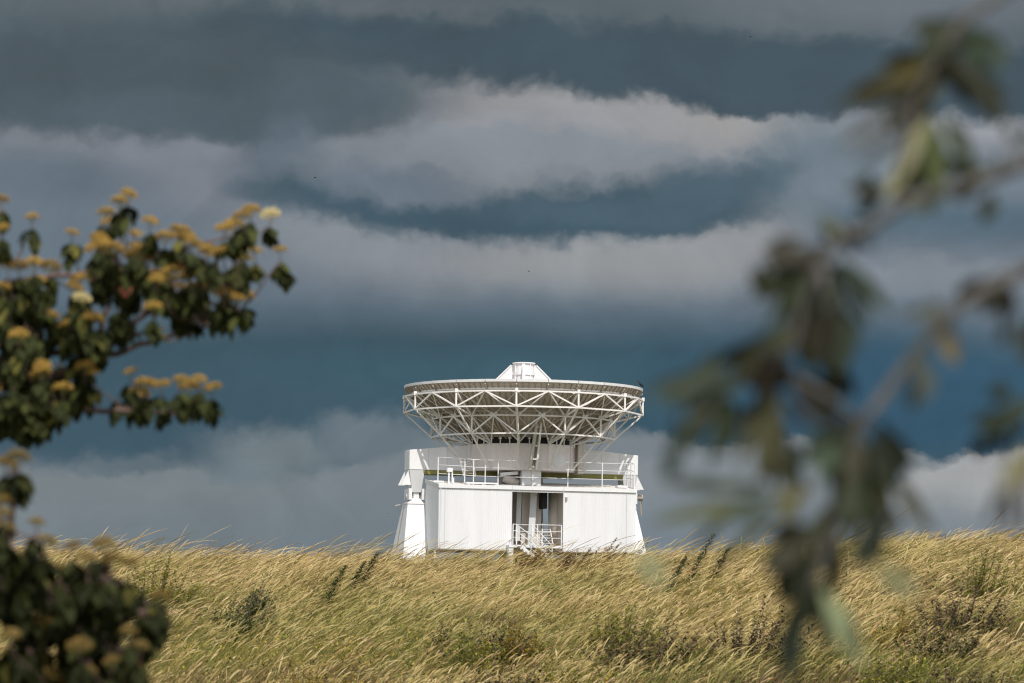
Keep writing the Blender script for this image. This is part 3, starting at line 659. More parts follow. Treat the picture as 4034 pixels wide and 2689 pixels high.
weeds = [  # photo place of the foot, height, width, label, colours
    (2705, 2275, 1.45, .34, 'tallest feathery dark green weed standing above the crest right of the antenna', DG, 'tall'),
    (2628, 2290, .95, .26, 'smaller feathery green weed just left of the tallest one on the crest', DG, 'tall'),
    (2795, 2260, 1.0, .24, 'brownish feathery weed just right of the tallest one on the crest', DG + BRN, 'tall'),
    (1275, 2345, 1.0, .30, 'dark green narrow weed left of the white leg, standing alone in the straw grass', DG, 'tall'),
    (1415, 2270, .95, .26, 'upright dark weed on the crest nearest to the left of the antenna leg', DG, 'tall'),
    (1370, 2290, .8, .22, 'slim green weed next to the upright dark weed left of the antenna', DG, 'tall'),
    (940, 2400, .75, .55, 'bluish dark green leafy clump in the grass midway between left shrub and antenna', DG, 'bush'),
    (1000, 2365, .6, .34, 'small dark weed clump just right of the bluish green clump', DG, 'bush'),
    (620, 2265, .9, .8, 'bright green leafy bush at the crest near the left shrub', YG2, 'bush'),
    (3880, 2240, 1.0, .95, 'yellow-green leafy bush on the crest at far right', YG2, 'bush'),
    (2450, 2450, .7, .8, 'yellow-green low bush below the right antenna leg', YG2, 'bush'),
    (2570, 2520, .7, 1.1, 'dark brown low bush in the grass below the right antenna leg', BRN, 'bush'),
    (1800, 2550, .6, .9, 'bright yellow-green low bush in the grass below the antenna', YG2, 'bush'),
    (1870, 2500, .6, .9, 'brownish low bush behind the bright yellow-green one below the antenna', BRN, 'bush'),
    (1990, 2530, .55, .6, 'golden low bush right of the bright yellow-green one below the antenna', GLD, 'bush'),
    (1230, 2690, .55, 1.0, 'golden yellow low bush at the bottom edge left of centre', GLD, 'bush'),
    (2240, 2660, .5, .8, 'yellow-green low bush at the bottom edge below the antenna', YG2 + GLD, 'bush'),
    (3790, 2370, .8, .9, 'dark brown shrub on the bank at right under the far right crest bush', BRN, 'bush'),
    (3680, 2500, .75, .7, 'blackish green low shrub at lower right', BRN + DG, 'bush'),
    (3560, 2460, .6, .6, 'golden low bush left of the blackish shrub at lower right', GLD, 'bush'),
    (2960, 2480, .8, 1.0, 'dark brown low shrub behind the blurred hanging leaves', BRN, 'bush'),
    (3520, 2640, .55, .6, 'yellow-green low bush near the bottom at lower right', YG2, 'bush'),
    (3800, 2700, .5, .9, 'dark low clump at the bottom edge in the right corner', BRN, 'bush'),
    (1960, 2690, .45, .8, 'dark brown low clump at the bottom edge near the centre', BRN, 'bush'),
    (2225, 2235, .55, .35, 'rust-brown dock clump on the crest in front of the right cladding', BR2, 'dock'),
    (2330, 2225, .65, .40, 'taller rust-brown dock clump on the crest right of the first', BR2, 'dock'),
    (2440, 2215, .70, .35, 'rust-brown dock clump on the crest in front of the right end of the building', BR2, 'dock'),
    (2055, 2235, .55, .35, 'brown dock clump on the crest in front of the stairs', BR2, 'dock'),
]
for i, (x, y, h, w, lab, cols, k) in enumerate(weeds):
    if k == 'bush': h = h + .5; w = w * 1.2
    p = on_bank(x, y, h * .55 if k == 'bush' else .45)
    if k == 'tall': weed(p, h * .8 + .22, w * 1.25, 750, .085, .34, cols, lab, seed=i, lean=.42)
    elif k == 'dock': weed(p, h + .52, w * 1.9, 5200, .075, .45, cols, lab, 'dock_plant', 'plant', .55, 22, seed=i, group='rust-brown dock plants along the crest')
    else:
        weed(p, h, w, 2600, .085, .5, cols, lab, 'low_shrub', 'shrub', .2, 44, seed=i); BARE.append((p.x, p.y, w * .55))
make_grass()

# ------------------------------------------------------------------ antenna frame
TH = R(15); AY = 485.0; AZ = 12.3
ax = at(2056, 2000, AY); AO = Vector((ax.x, AY, AZ))
EX = Vector((math.cos(TH), math.sin(TH), 0)); EY = Vector((-math.sin(TH), math.cos(TH), 0))
def loc(px, py, yl):
    """local x,z of the photo place on the plane local y = yl"""
    d = ray(px, py); o = EYE - AO
    t = (yl - o.dot(EY)) / d.dot(EY); p = o + d * t
    return p.dot(EX), p.z
def L3(px, py, yl):
    x, z = loc(px, py, yl); return (x, yl, z)
def locx(px, py, xl):
    d = ray(px, py); o = EYE - AO; t = (xl - o.dot(EX)) / d.dot(EX); p = o + d * t; return p.dot(EY), p.z
ANT = empty('satellite_antenna', AO, 'huge white dish antenna pointing straight up on two tapered legs beyond the grassy crest', 'dish antenna', rot=TH)
ZR = (at(2057, 1493, 470).z - AZ)            # rim height above the antenna's ground
OFF = R(-3.5) - TH                            # node direction, measured from the near side
def pol(a, r, z): return Vector((r * math.sin(a), -r * math.cos(a), ZR + z))
print('rim height', ZR)
PROF = [(0.0, -7.9), (3.0, -7.6), (5.0, -7.15), (7.0, -6.35), (9.0, -5.3), (11.6, -3.5), (13.2, -2.05), (14.3, -.95), (15.0, -.28)]
def prof_z(r):
    return float(np.interp(r, [p[0] for p in PROF], [p[1] for p in PROF]))
def reflector():
    # shell with inner and outer skins
    n = 96; mb = MB(); pr = []
    rs = [0.6, 2, 3.5, 5, 6, 7, 8, 9, 10.3, 11.6, 12.4, 13.2, 13.8, 14.3, 14.7, 15.0]
    o_ = [(r, ZR + prof_z(r)) for r in rs]; i_ = [(r - .02, ZR + prof_z(r) + .14) for r in rs[::-1]]
    mb.lathe(o_ + i_, n, OFF)
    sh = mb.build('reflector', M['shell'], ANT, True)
    mb = MB(); mb.lathe([(14.98, ZR - .30), (15.10, ZR - .30), (15.12, ZR + .02), (14.90, ZR + .02), (14.98, ZR - .30)], n, OFF); mb.build('rim_band', M['white'], sh)
    for r, w, h in ((14.3, .16, .22), (11.6, .18, .28), (7.1, .2, .3)):
        z = ZR + prof_z(r) - .02
        mb = MB(); mb.lathe([(r - w / 2, z), (r - w / 2, z - h), (r + w / 2, z - h), (r + w / 2, z), (r - w / 2, z)], n, OFF); mb.build('stiffening_ring', M['steel'] if r > 14 else M['rib'], sh)
    for j in range(24):          # heavy radial ribs, one mesh each
        a = OFF + R(15) * j; mb = MB()
        rr = [6.6, 8, 9, 10.3, 11.6, 13.2, 14.3, 15.02]
        for p, q in zip(rr[:-1], rr[1:]):
            mb.beam(pol(a, p, prof_z(p) - .15), pol(a, q, prof_z(q) - .2), .16, .42)
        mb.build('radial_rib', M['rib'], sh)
    mb = MB()                     # light panel seams
    for j in range(120):
        if j % 5 == 0: continue
        a = OFF + R(3) * j; rr = [7, 9, 10.3, 11.6, 13.2, 14.3, 15.0]
        for p, q in zip(rr[:-1], rr[1:]): mb.beam(pol(a, p, prof_z(p) - .05), pol(a, q, prof_z(q) - .08), .07, .18)
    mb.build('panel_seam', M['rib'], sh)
    mb = MB()
    for j in range(24):
        a = OFF + R(15) * j; s = pol(a, 15.0, 0); d = Vector((math.sin(a), -math.cos(a), 0)); e = Vector((math.cos(a), math.sin(a), 0))
        mb.beam(pol(a, 15.06, -.34), pol(a, 15.06, .05), .09, .16)
    mb.build('rim_joint', M['rib'], sh)
    for r in (14.3, 11.6):        # clamps holding the shell on the truss
        for j in range(24):
            a = OFF + R(15) * j; mb = MB(); z = prof_z(r) - .30
            e = Vector((math.cos(a), math.sin(a), 0)); c = pol(a, r, z)
            for s in (-1, 1):
                mb.beam(c + e * s * .28, c + e * s * .28 - Vector((0, 0, .30)), .16)
                mb.beam(c + e * s * .12 - Vector((0, 0, .1)), c + e * s * .46 - Vector((0, 0, .14)), .1)
            mb.beam(c - e * .5 - Vector((0, 0, .22)), c + e * .5 - Vector((0, 0, .22)), .09)
            mb.build('clamp', M['steel'], ANT)
reflector()
R1, R1T, R1B = 15.12, -1.42, -3.30; R2, R2T, R2B = 11.6, -4.2, -6.42; RD, DT, DB = 7.2, -7.25, -11.0
W = .185
for j in range(12):
    a0 = OFF + R(30) * j; am = a0 + R(15); a1 = a0 + R(30)
    for (r, t, b, w) in ((R1, R1T, R1B, .19), (R2, R2T, R2B, .18)):
        mb = MB()
        mb.beam(pol(a0, r, t), pol(am, r, t), w); mb.beam(pol(am, r, t), pol(a1, r, t), w)
        mb.beam(pol(a0, r, b), pol(a1, r, b), w)
        mb.beam(pol(a0, r, b), pol(a0, r, t), w * 1.05)
        mb.beam(pol(a0, r, b), pol(am, r, t), w * .92); mb.beam(pol(a1, r, b), pol(am, r, t), w * .92)
        if r == R1:
            mb.beam(pol(a0, r, t + .12) - Vector((0, 0, 0)), pol(a0, 14.35, prof_z(14.3) - .35), .2)
            mb.beam(pol(am, r, t), pol(am, 14.35, prof_z(14.3) - .35), .12)
            # gusset plate
            mb.beam(pol(a0, r + .02, t - .12), pol(a0, r + .02, t + .34), .34, .3)
        else:
            mb.beam(pol(a0, r, t), pol(a0, r, prof_z(r) - .3), .16)
            mb.beam(pol(am, r, t), pol(am, r, prof_z(r) - .3), .12)
        mb.build('truss_bay', M['steel'], ANT)
    mb = MB()
    mb.beam(pol(a0, R1, R1B), pol(a0, R2, R2B), W); mb.beam(pol(a0, R1, R1B), pol(a0, R2, R2T), W * .9)
    mb.beam(pol(a0, R1, R1T), pol(a0, R2, R2T), W * .9)
    mb.beam(pol(am, R1, R1T), pol(a0, R2, R2T), W * .7); mb.beam(pol(am, R1, R1T), pol(a1, R2, R2T), W * .7)
    mb.beam(pol(am, R2, R2T), pol(a0, RD, DT), W * .7); mb.beam(pol(am, R2, R2T), pol(a1, RD, DT), W * .7)
    mb.beam(pol(a0, R2, R2B), pol(a0, RD + .1, DT - .2), W * .9); mb.beam(pol(a0, R2, R2T), pol(a0, RD + .1, DT), W * .8)
    mb.beam(pol(a0, R2, R2B), pol(a0, RD + .12, DB + .3), W * .95)
    # thin cross wires
    for p, q in ((pol(a0, R1 - .6, R1T), pol(am, R2, R2T)), (pol(a1, R1 - .6, R1T), pol(am, R2, R2T)), (pol(a0, R2, R2T), pol(am, 7.5, prof_z(7.5) - .3)), (pol(a1, R2, R2T), pol(am, 7.5, prof_z(7.5) - .3))):
        mb.beam(p, q, .05)
    mb.build('radial_truss', M['steel'], ANT)
# feed housing
mb = MB(); mb.lathe([(0.05, ZR + 3.12), (1.36, ZR + 3.12), (1.36, ZR + 2.95), (1.30, ZR + 2.93), (1.30, ZR + .5), (1.5, ZR - 7.0)], 16, 0)
fh = mb.build('feed_housing', M['white'], ANT)
mb = MB(); mb.lathe([(1.2, ZR + 3.20), (1.46, ZR + 3.20), (1.46, ZR + 3.05), (1.2, ZR + 3.05), (1.2, ZR + 3.20)], 24, 0); mb.build('cap_ring', M['white'], fh)
mb = MB(); mb.lathe([(1.33, ZR + 2.0), (1.42, ZR + 2.0), (1.42, ZR + 1.6), (1.33, ZR + 1.6)], 16, 0); mb.build('band', M['white'], fh)
for k in range(4):
    a = R(45 + 90 * k) - TH + R(45); ds = (math.sin(a), -math.cos(a)); es = (math.cos(a), math.sin(a)); t = .07
    mb = MB(); pts = [(1.25, 2.95), (1.62, 2.85), (9.3, -4.75), (8.4, -5.4), (1.25, -1.0)]
    vs = []
    for s in (-t, t):
        for r, z in pts: vs.append((ds[0] * r + es[0] * s, ds[1] * r + es[1] * s, ZR + z))
    n = len(pts); mb.add(vs, [tuple(range(n))[::-1], tuple(range(n, 2 * n))] + [(i, (i + 1) % n, (i + 1) % n + n, i + n) for i in range(n)])
    mb.beam(Vector((ds[0] * 1.6, ds[1] * 1.6, ZR + 2.9)), Vector((ds[0] * 9.3, ds[1] * 9.3, ZR - 4.7)), .32, .16)
    mb.build('support_fin', M['white'], fh)
for k in range(8):
    a = R(22.5 + 45 * k); mb = MB(); mb.beam(Vector((1.34 * math.sin(a), -1.34 * math.cos(a), ZR + 2.95)), Vector((1.38 * math.sin(a), -1.38 * math.cos(a), ZR - 1)), .12); mb.build('rib', M['white'], fh)
# drum: twelve-sided
zt = ZR + DT - .15; zb = loc(2050, 1850, -7.2)[1]
mb = MB(); mb.lathe([(0.1, zt), (7.15, zt), (7.2, zt - .05), (7.2, zb), (0.1, zb)], 12, OFF)
dr = mb.build('hub_drum', M['drum'], ANT)
mb = MB(); mb.lathe([(6.7, zt - .01), (6.7, ZR - 6.55), (6.3, ZR - 6.5)], 36, OFF); mb.build('bearing_gap', M['dark'], dr)  # solid black sheet drawn in for the dark gap above the drum
for j in range(12):
    a = OFF + R(30) * j; mb = MB(); mb.beam(pol(a, 7.24, zt - ZR), pol(a, 7.24, zb - ZR + .02), .10, .10); mb.build('corner_strip', M['drum'], dr)
    for da in (0, 10, 20):
        aa = a + R(da); mb = MB(); mb.beam(pol(aa, 7.1, zt - ZR - .25), pol(aa, 7.1, prof_z(7) - .25), .12, .10)
        e = Vector((math.cos(aa), math.sin(aa), 0)); c = pol(aa, 7.12, prof_z(7) - .42); mb.beam(c - e * .2, c + e * .2, .14); mb.build('hanger', M['steel'], dr)
for za in (1773,):
    zz = loc(2050, za, -7.2)[1] - ZR
    mb = MB(); mb.lathe([(7.2, ZR + zz + .03), (7.235, ZR + zz + .03), (7.235, ZR + zz - .03), (7.2, ZR + zz - .03)], 12, OFF); mb.build('seam', M['drum'], dr)
# round hatch on the facet between 26.5 and 56.5 degrees
def facet_point(px, py):
    """point on the drum facet the sight line hits"""
    d = ray(px, py); o = EYE - AO; dl = Vector((d.dot(EX), d.dot(EY), d.z)); ol = Vector((o.dot(EX), o.dot(EY), o.z)); best = None
    for j in range(12):
        a = OFF + R(30) * j + R(15); n = Vector((math.sin(a), -math.cos(a), 0)); ap = 7.2 * math.cos(R(15))
        if dl.dot(n) >= 0: continue
        t = (ap - ol.dot(n)) / dl.dot(n)
        if best is None or t > best[0]: best = (t, n)
    return ol + dl * best[0], best[1]
def disc(c, n, r, th, seg=28):
    e = Vector((0, 0, 1)).cross(n).normalized(); mb = MB(); vs = []
    for s in (0, th):
        for i in range(seg):
            t = 2 * math.pi * i / seg; vs.append(c + n * s + e * math.cos(t) * r + Vector((0, 0, 1)) * math.sin(t) * r)
    return mb.add(vs, [tuple(range(seg))[::-1], tuple(range(seg, 2 * seg))] + [(i, (i + 1) % seg, (i + 1) % seg + seg, i + seg) for i in range(seg)])
hp, hn = facet_point(2200, 1812); disc(hp, hn, 1.0, .10).build('hatch_cover', M['white'], dr)
# beige box with slats stands in for the shaded recess right of the drum
pL = loc(2278, 1800, -4.6); pR = loc(2302, 1800, -4.6); z0 = loc(2290, 1866, -4.6)[1]; z1 = loc(2290, 1738, -4.6)[1]
mb = MB(); mb.box(pL[0], pR[0], -4.6, -1.0, z0, z1); bx = mb.build('recess_box', M['beige'], ANT)
for k in range(7):
    zz = z0 + .15 + k * .2 + (1.0 if k > 4 else 0); mb = MB(); mb.box(pL[0] - .02, pR[0] - .05, -4.68, -4.6, zz, zz + .07); mb.build('slat', M['drum'], bx)
# yoke arms
def arm(x0, x1, zt0, zt1, zb_, name_extra=None):
    y0, y1 = -1.35, 1.35; mb = MB()
    mb.hexa([(x0, y0, zb_), (x1, y0, zb_), (x1, y1, zb_), (x0, y1, zb_)], [(x0, y0, zt0), (x1, y0, zt1), (x1, y1, zt1), (x0, y1, zt0)])
    o = mb.build('yoke_arm', M['white'], ANT, bevel=.04)
    for q in (.25, .5, .75):
        xq = x0 + (x1 - x0) * q; zq = zt0 + (zt1 - zt0) * q; m2 = MB(); m2.box(xq - .03, xq + .03, y0 - .02, y0 - .002, zb_ + .03, zq - .05); m2.build('weld_seam', M['grey'], o)
    mb = MB(); mb.box(x0 + .1, x1 - .1, y0 + .12, y1 - .12, zb_ - .55, zb_ - .003); mb.build('soffit_girder', M['olive'], o)  # carries the painted grass bounce under the arm
    return o
xl, zl = loc(1614, 1771, -1.35); xi = -5.2; zi = loc(1835, 1745, -1.35)[1]; zb1 = loc(1614, 1848, -1.35)[1]
arm(xl, xi, zl, zi, zb1)
xr, zr_ = loc(2514, 1794, -1.35); zi2 = loc(2305, 1761, -1.35)[1]; zb2 = loc(2513, 1871, -1.35)[1]
arm(5.2, xr, zi2, zr_, zb2)
# girder under the drum, grass bounce light painted on in olive
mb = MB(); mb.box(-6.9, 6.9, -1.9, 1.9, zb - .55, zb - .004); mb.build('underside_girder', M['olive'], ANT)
def down_bracket(side):
    # tapered hanging box under each arm end, with a flared outer plate and bearing cheeks
    if side < 0:
        a0, a1 = loc(1613, 1849, -1.35)[0], loc(1674, 1849, -1.35)[0]; b0, b1 = loc(1627, 1930, -1.35)[0], loc(1662, 1930, -1.35)[0]; za, zb_ = zb1, loc(1640, 1938, -1.35)[1]
    else:
        a1, a0 = xr, xr - 2.0; b1, b0 = xr - .5, xr - 1.65; za, zb_ = zb2, loc(2500, 1955, -1.35)[1]
    mb = MB(); mb.hexa([(b0, -1.0, zb_), (b1, -1.0, zb_), (b1, 1.0, zb_), (b0, 1.0, zb_)], [(a0, -1.3, za), (a1, -1.3, za), (a1, 1.3, za), (a0, 1.3, za)])
    o = mb.build('arm_bracket', M['grey'], ANT, bevel=.03)  # grey paints in the shade on the bracket's downward taper
    for yy in (-1.0, .75):
        xs = a0 if side < 0 else a1; s = side; mb = MB()
        mb.hexa([(xs + s * .9, yy, zb_ + .9), (xs - s * .3, yy, zb_ + .9), (xs - s * .3, yy + .25, zb_ + .9), (xs + s * .9, yy + .25, zb_ + .9)],
                [(xs + s * .02, yy, za - .1), (xs - s * .1, yy, za - .1), (xs - s * .1, yy + .25, za - .1), (xs + s * .02, yy + .25, za - .1)])
        mb.build('flared_plate', M['white'], o)
    xm = (b0 + b1) / 2
    for s in (-1, 1):
        mb = MB(); mb.box(xm + s * .85 - .22, xm + s * .85 + .22, -1.25, 1.25, zb_ - .95, zb_ - .05 + .5); mb.build('bearing_cheek', M['white'], o, bevel=.03)
    mb = MB(); mb.tube([(xm - 1.15, 0, zb_ - .55), (xm + 1.15, 0, zb_ - .55)], .42, 16); mb.build('bearing_pin', M['grey'], o, True)
    return xm, zb_
xmL, zbL = down_bracket(-1); xmR, zbR = down_bracket(1)
def leg(side, xm, ztop):
    # tapered pedestal leg with a cap and a ledge
    zc = loc(1640, 1985, -1.35)[1] if side < 0 else loc(2505, 2002, -1.35)[1]
    f0, f1 = (loc(1607, 1985, -1.5)[0], loc(1672, 1985, -1.5)[0]) if side < 0 else (xm - 1.1, xm + .95)
    w = (f1 - f0) / 2; xc = (f0 + f1) / 2; g0 = -0.6
    zl_ = zc
    yw = 1.4; pf = (1588, 1697) if side < 0 else (2440, 2556); f0b = loc(pf[0], 2190, -3.2)[0]; f1b = loc(pf[1], 2190, -3.2)[0]; zq = loc(1600, 2190, -3.2)[1]
    kk = (zl_ - g0) / (zl_ - zq); f0b = xc - w + (f0b - xc + w) * kk; f1b = xc + w + (f1b - xc - w) * kk; yf = -1.4 - 1.8 * kk; yb = 1.4 + 2.3 * kk; bw = (f1b - f0b) / 2; ybw = 4.0
    if side > 0: w = w * .8; xc = xc + .1
    mb = MB(); mb.hexa([(f0b, yf, g0), (f1b, yf, g0), (f1b, yb, g0), (f0b, yb, g0)], [(xc - w, -yw, zl_), (xc + w, -yw, zl_), (xc + w, yw, zl_), (xc - w, yw, zl_)])
    o = mb.build('support_leg', M['white'], ANT, bevel=.05)
    mb = MB(); mb.box(xc - w - .06, xc + w + .06, -yw - .08, yw + .08, zl_ + .003, zl_ + .12); mb.build('ledge', M['drum'], o)
    mb = MB(); tw_ = .36
    mb.hexa([(xc - w + .05, -yw, zl_ + .12), (xc + w - .05, -yw, zl_ + .12), (xc + w - .05, yw, zl_ + .12), (xc - w + .05, yw, zl_ + .12)], [(xm - .45, -.8, ztop - .75), (xm + .45, -.8, ztop - .75), (xm + .45, .8, ztop - .75), (xm - .45, .8, ztop - .75)])
    mb.box(xm - .36, xm + .36, -.8, .8, ztop - .75, ztop + .15)
    mb.build('leg_cap', M['white'], o, bevel=.03)
    mb = MB(); sx = xc + side * (w + .05)
    mb.beam((sx, yw + .2, zl_ + .05), (sx + side * .55, yw + 1.0, zl_ - .1), .25, .12); mb.build('side_bracket', M['drum'], o)
    mb = MB(); e = xc + side * w; eb = f0b if side < 0 else f1b
    mb.beam((e + side * .04, .3, zl_ - .2), (eb + side * .04, .7, g0), .10, .35); mb.build('edge_strip', M['dull_brown'], o)
    mb = MB(); mb.box(f0b - .5, f1b + .5, yf - .5, yb + .5, g0 - .6, g0 + .6); mb.build('plinth', M['white'], o, bevel=.05)
leg(-1, xmL, zbL); leg(1, xmR, zbR)
# jack and pipes beside the right leg
jx, jz = loc(2520, 1960, 0); j = MB(); j.tube([(jx - .4, 0, jz), (jx + .35, 0, jz)], .4, 14); j.tube([(jx + .2, .2, jz - .2), (jx + .3, .2, jz - 2.3)], .1, 6); j.tube([(jx + .05, -.1, jz - .2), (jx + .15, -.1, jz - 2.0)], .07, 6)
j.build('jack', M['dull_brown'], ANT)
# inclined ladder channel up the front of the drum
def P2(px, py, yl): return Vector(L3(px, py, yl))
lt = (P2(2115, 1662, -9.4), P2(2131, 1662, -9.4)); lbt = (P2(2087, 1848, -8.3), P2(2112, 1848, -8.3))
for k in (0, 1):
    mb = MB(); mb.beam(lt[k], lbt[k], .24 if k else .30, .5)
    st_ = mb.build('inclined_channel', M['beige' if k == 0 else 'steel'], ANT)
mb = MB()
for t in (.02, .1, .5, .78): mb.beam(lt[0].lerp(lbt[0], t), lt[1].lerp(lbt[1], t), .2, .2)
mb.build('channel_tie', M['steel'], ANT)
mb = MB(); a_, b_ = lt[0] + Vector((0, .3, 0)), lt[1] + Vector((0, .3, 0)); c_, d_ = lbt[1] + Vector((0, .3, 0)), lbt[0] + Vector((0, .3, 0))
mb.add([a_, b_, c_, d_, a_ + Vector((0, .05, 0)), b_ + Vector((0, .05, 0)), c_ + Vector((0, .05, 0)), d_ + Vector((0, .05, 0))], [(0, 1, 2, 3), (7, 6, 5, 4), (0, 4, 5, 1), (1, 5, 6, 2), (2, 6, 7, 3), (3, 7, 4, 0)]); mb.build('channel_back', M['dull_brown'], ANT)
# central pedestal
mb = MB(); mb.lathe([(2.6, zb - .56), (2.6, zb - 3), (3.0, 0.0)], 24, 0, cap=True); pd = mb.build('pedestal', M['beige'], ANT, True)
xa, zA = loc(2059, 1848, -6.4); xb, _ = loc(2132, 1848, -6.4); zB = loc(2095, 1912, -6.4)[1]
mb = MB(); mb.box(xa, xb, -6.4, -5.0, zB, zb + .01 - .02); pn = mb.build('equipment_box', M['white'], ANT, bevel=.03)
for px in (2079, 2111):
    x_, z_ = loc(px, 1887, -6.4); disc(Vector((x_, -6.4, z_)), Vector((0, -1, 0)), .33, .05).build('port_cover', M['clad'], pn)
x_, _ = loc(2096, 1880, -6.4); mb = MB(); mb.box(x_ - .03, x_ + .03, -6.44, -6.4, zB + .1, zb - .1); mb.build('door_joint', M['grey'], pn)
for px in (2066, 2094, 2126):
    x_, z_ = loc(px, 1881, -6.4); mb = MB(); mb.box(x_ - .07, x_ + .07, -6.5, -6.4, z_ - .12, z_ + .12); mb.build('latch', M['grey'], pn)
# drive gear under the drum, left of the box
mb = MB(); p = P2(1985, 1880, -5); q = P2(2040, 1905, -5); mb.tube([p, q], .55, 12); mb.build('drive_motor', M['beige'], ANT, True)
mb = MB(); x0, z0 = loc(1962, 1853, -5.5); x1, z1 = loc(2058, 1905, -5.5); mb.box(x0 + .5, x1, -4.2, -3.4, z1, z0); mb.build('gear_case', M['dull_brown'], ANT)
mb = MB(); p = P2(1972, 1868, -5.6); q = P2(2040, 1862, -5.6); mb.beam(p, q, .3, .4); mb.build('gear_bar', M['white'], ANT)

# ------------------------------------------------------------------ equipment building
BY = -8.4
BLD = empty('equipment_building', AO, 'white corrugated flat-roofed equipment building under the dish, open doorway in its middle', 'building', rot=TH)
xL, zTL = loc(1730, 1910, BY); zBL = loc(1728, 2160, BY)[1]; xR, zTR = loc(2506, 1930, BY)
zT = (zTL + loc(2506, 1930, BY)[1]) / 2; print('bld', xL, xR, zTL, zTR, zBL, 'drum z', zb, 'arm', zb1)
xd0 = loc(2017, 2000, BY)[0]; xd1 = loc(2219, 2000, BY)[0]; zdT = loc(2118, 1939, BY)[1]; zB0 = zBL; zBR = zBL - .05
BD = 6.9
def corr(x0, x1, z0, z1, y=BY, pitch=.24, amp=.035, along='x'):
    n = max(2, int((x1 - x0) / (pitch / 4))); V = []; Fq = []
    for i in range(n + 1):
        t = x0 + (x1 - x0) * i / n; ph = (i % 4); d = 0 if ph in (0, 1) else amp
        for z in (z0, z1): V.append((t, y - d, z) if along == 'x' else (y - d, t, z))
    b = len(V)
    for i in range(n): a = i * 2; Fq.append((a, a + 2, a + 3, a + 1))
    m = MB(); m.add(V, Fq)
    if along == 'x': m.box(x0, x1, y + .012, y + .12, z0, z1)
    else: m.box(y + .012, y + .12, x0, x1, z0, z1)
    return m
zW = zT - .28
corr(xL, xd0, zB0, zW).build('wall', M['clad'], BLD, recalc=False)
corr(xd1, xR, zBR, zW).build('wall', M['clad'], BLD, recalc=False)
corr(xd0 + .01, xd1 - .01, zdT, zW).build('lintel_panel', M['clad'], BLD, recalc=False)
corr(BY + .01, BY + BD, zB0, zW, y=xL, along='y').build('side_wall', M['clad'], BLD, recalc=False)
m = MB(); m.box(xR - .12, xR, BY + .13, BY + BD, zBR, zW); m.build('side_wall', M['clad'], BLD)
m = MB(); m.box(xL + .13, xR - .13, BY + BD - .12, BY + BD, zB0 + .02, zW - .02); bw_ = m
# back wall only beside the passage
m = MB(); m.box(xL + .13, xd0 - .2, BY + BD - .12, BY + BD, zB0, zW); m.build('rear_wall', M['clad'], BLD)
m = MB(); m.box(xd1 + .2, xR - .13, BY + BD - .12, BY + BD, zB0, zW); m.build('rear_wall', M['clad'], BLD)
# inner passage walls and floor
m = MB(); m.box(xd0 - .14, xd0 - .02, BY + .14, BY + BD - .13, zB0 + .02, zW - .02); m.build('passage_wall', M['dull_brown'], BLD)  # darker brown than the right-hand passage wall
m = MB(); m.box(xd1 + .02, xd1 + .14, BY + .14, BY + BD - .13, zB0 + .02, zW - .02); m.build('passage_wall', M['beige'], BLD)
m = MB(); m.box(xL + .02, xR - .02, BY + .13, BY + BD - .01, zB0 - .25, zB0 - .004); m.build('floor_slab', M['dull_brown'], BLD)
RISE = .85
ro = .06
def roof(x0, x1, za, name='roof'):
    m = MB(); m.hexa([(x0, BY - ro, za - .06), (x1, BY - ro, za - .06), (x1, BY + BD + ro, za - .06 + RISE), (x0, BY + BD + ro, za - .06 + RISE)],
                     [(x0, BY - ro, za), (x1, BY - ro, za), (x1, BY + BD + ro, za + RISE), (x0, BY + BD + ro, za + RISE)])
    return m.build(name, M['roof'], BLD)
zRf = zT + .06
roof(xL - .02, xR + .02, zRf)
for (a, b) in ((xL - .08, xd0 + .0), (xd0 + .03, xd1 - .0), (xd1 + .03, xR + .08)):
    m = MB(); m.box(a, b, BY - .18, BY - .07, zT - .33, zRf + .10); m.build('fascia', M['white'], BLD)
for (xx, sx) in ((xL - .10, 1), (xR + .03, 1)):
    m = MB(); m.hexa([(xx, BY - .06, zT - .33), (xx + .07, BY - .06, zT - .33), (xx + .07, BY + BD + .1, zT - .33 + RISE), (xx, BY + BD + .1, zT - .33 + RISE)],
                     [(xx, BY - .06, zRf + .10), (xx + .07, BY - .06, zRf + .10), (xx + .07, BY + BD + .1, zRf + .1 + RISE), (xx, BY + BD + .1, zRf + .1 + RISE)]); m.build('side_fascia', M['grey'], BLD)
for px in (1752, 2468):
    x_ = loc(px, 2050, BY)[0]; m = MB(); m.box(x_ - .035, x_ + .035, BY - .05, BY - .037, zB0 + .02, zW - .06); m.build('panel_joint', M['grey'], BLD)
m = MB(); m.box(xL, xR, BY - .02, BY + .1, zB0 - .12, zB0 - .004); m.build('base_rail', M['dull_brown'], BLD)
x_ = loc(2226, 1960, BY)[0]; m = MB(); m.box(x_, x_ + .25, BY - .22, BY - .05, zdT - .9, zdT - .5); m.build('wall_lamp', M['dull_brown'], BLD)
x_ = loc(1735, 2010, BY)[0]; m = MB(); m.tube([(x_, BY - .1, zB0 + .1), (x_, BY - .1, zW - .1)], .05, 6); m.build('downpipe', M['white'], BLD)
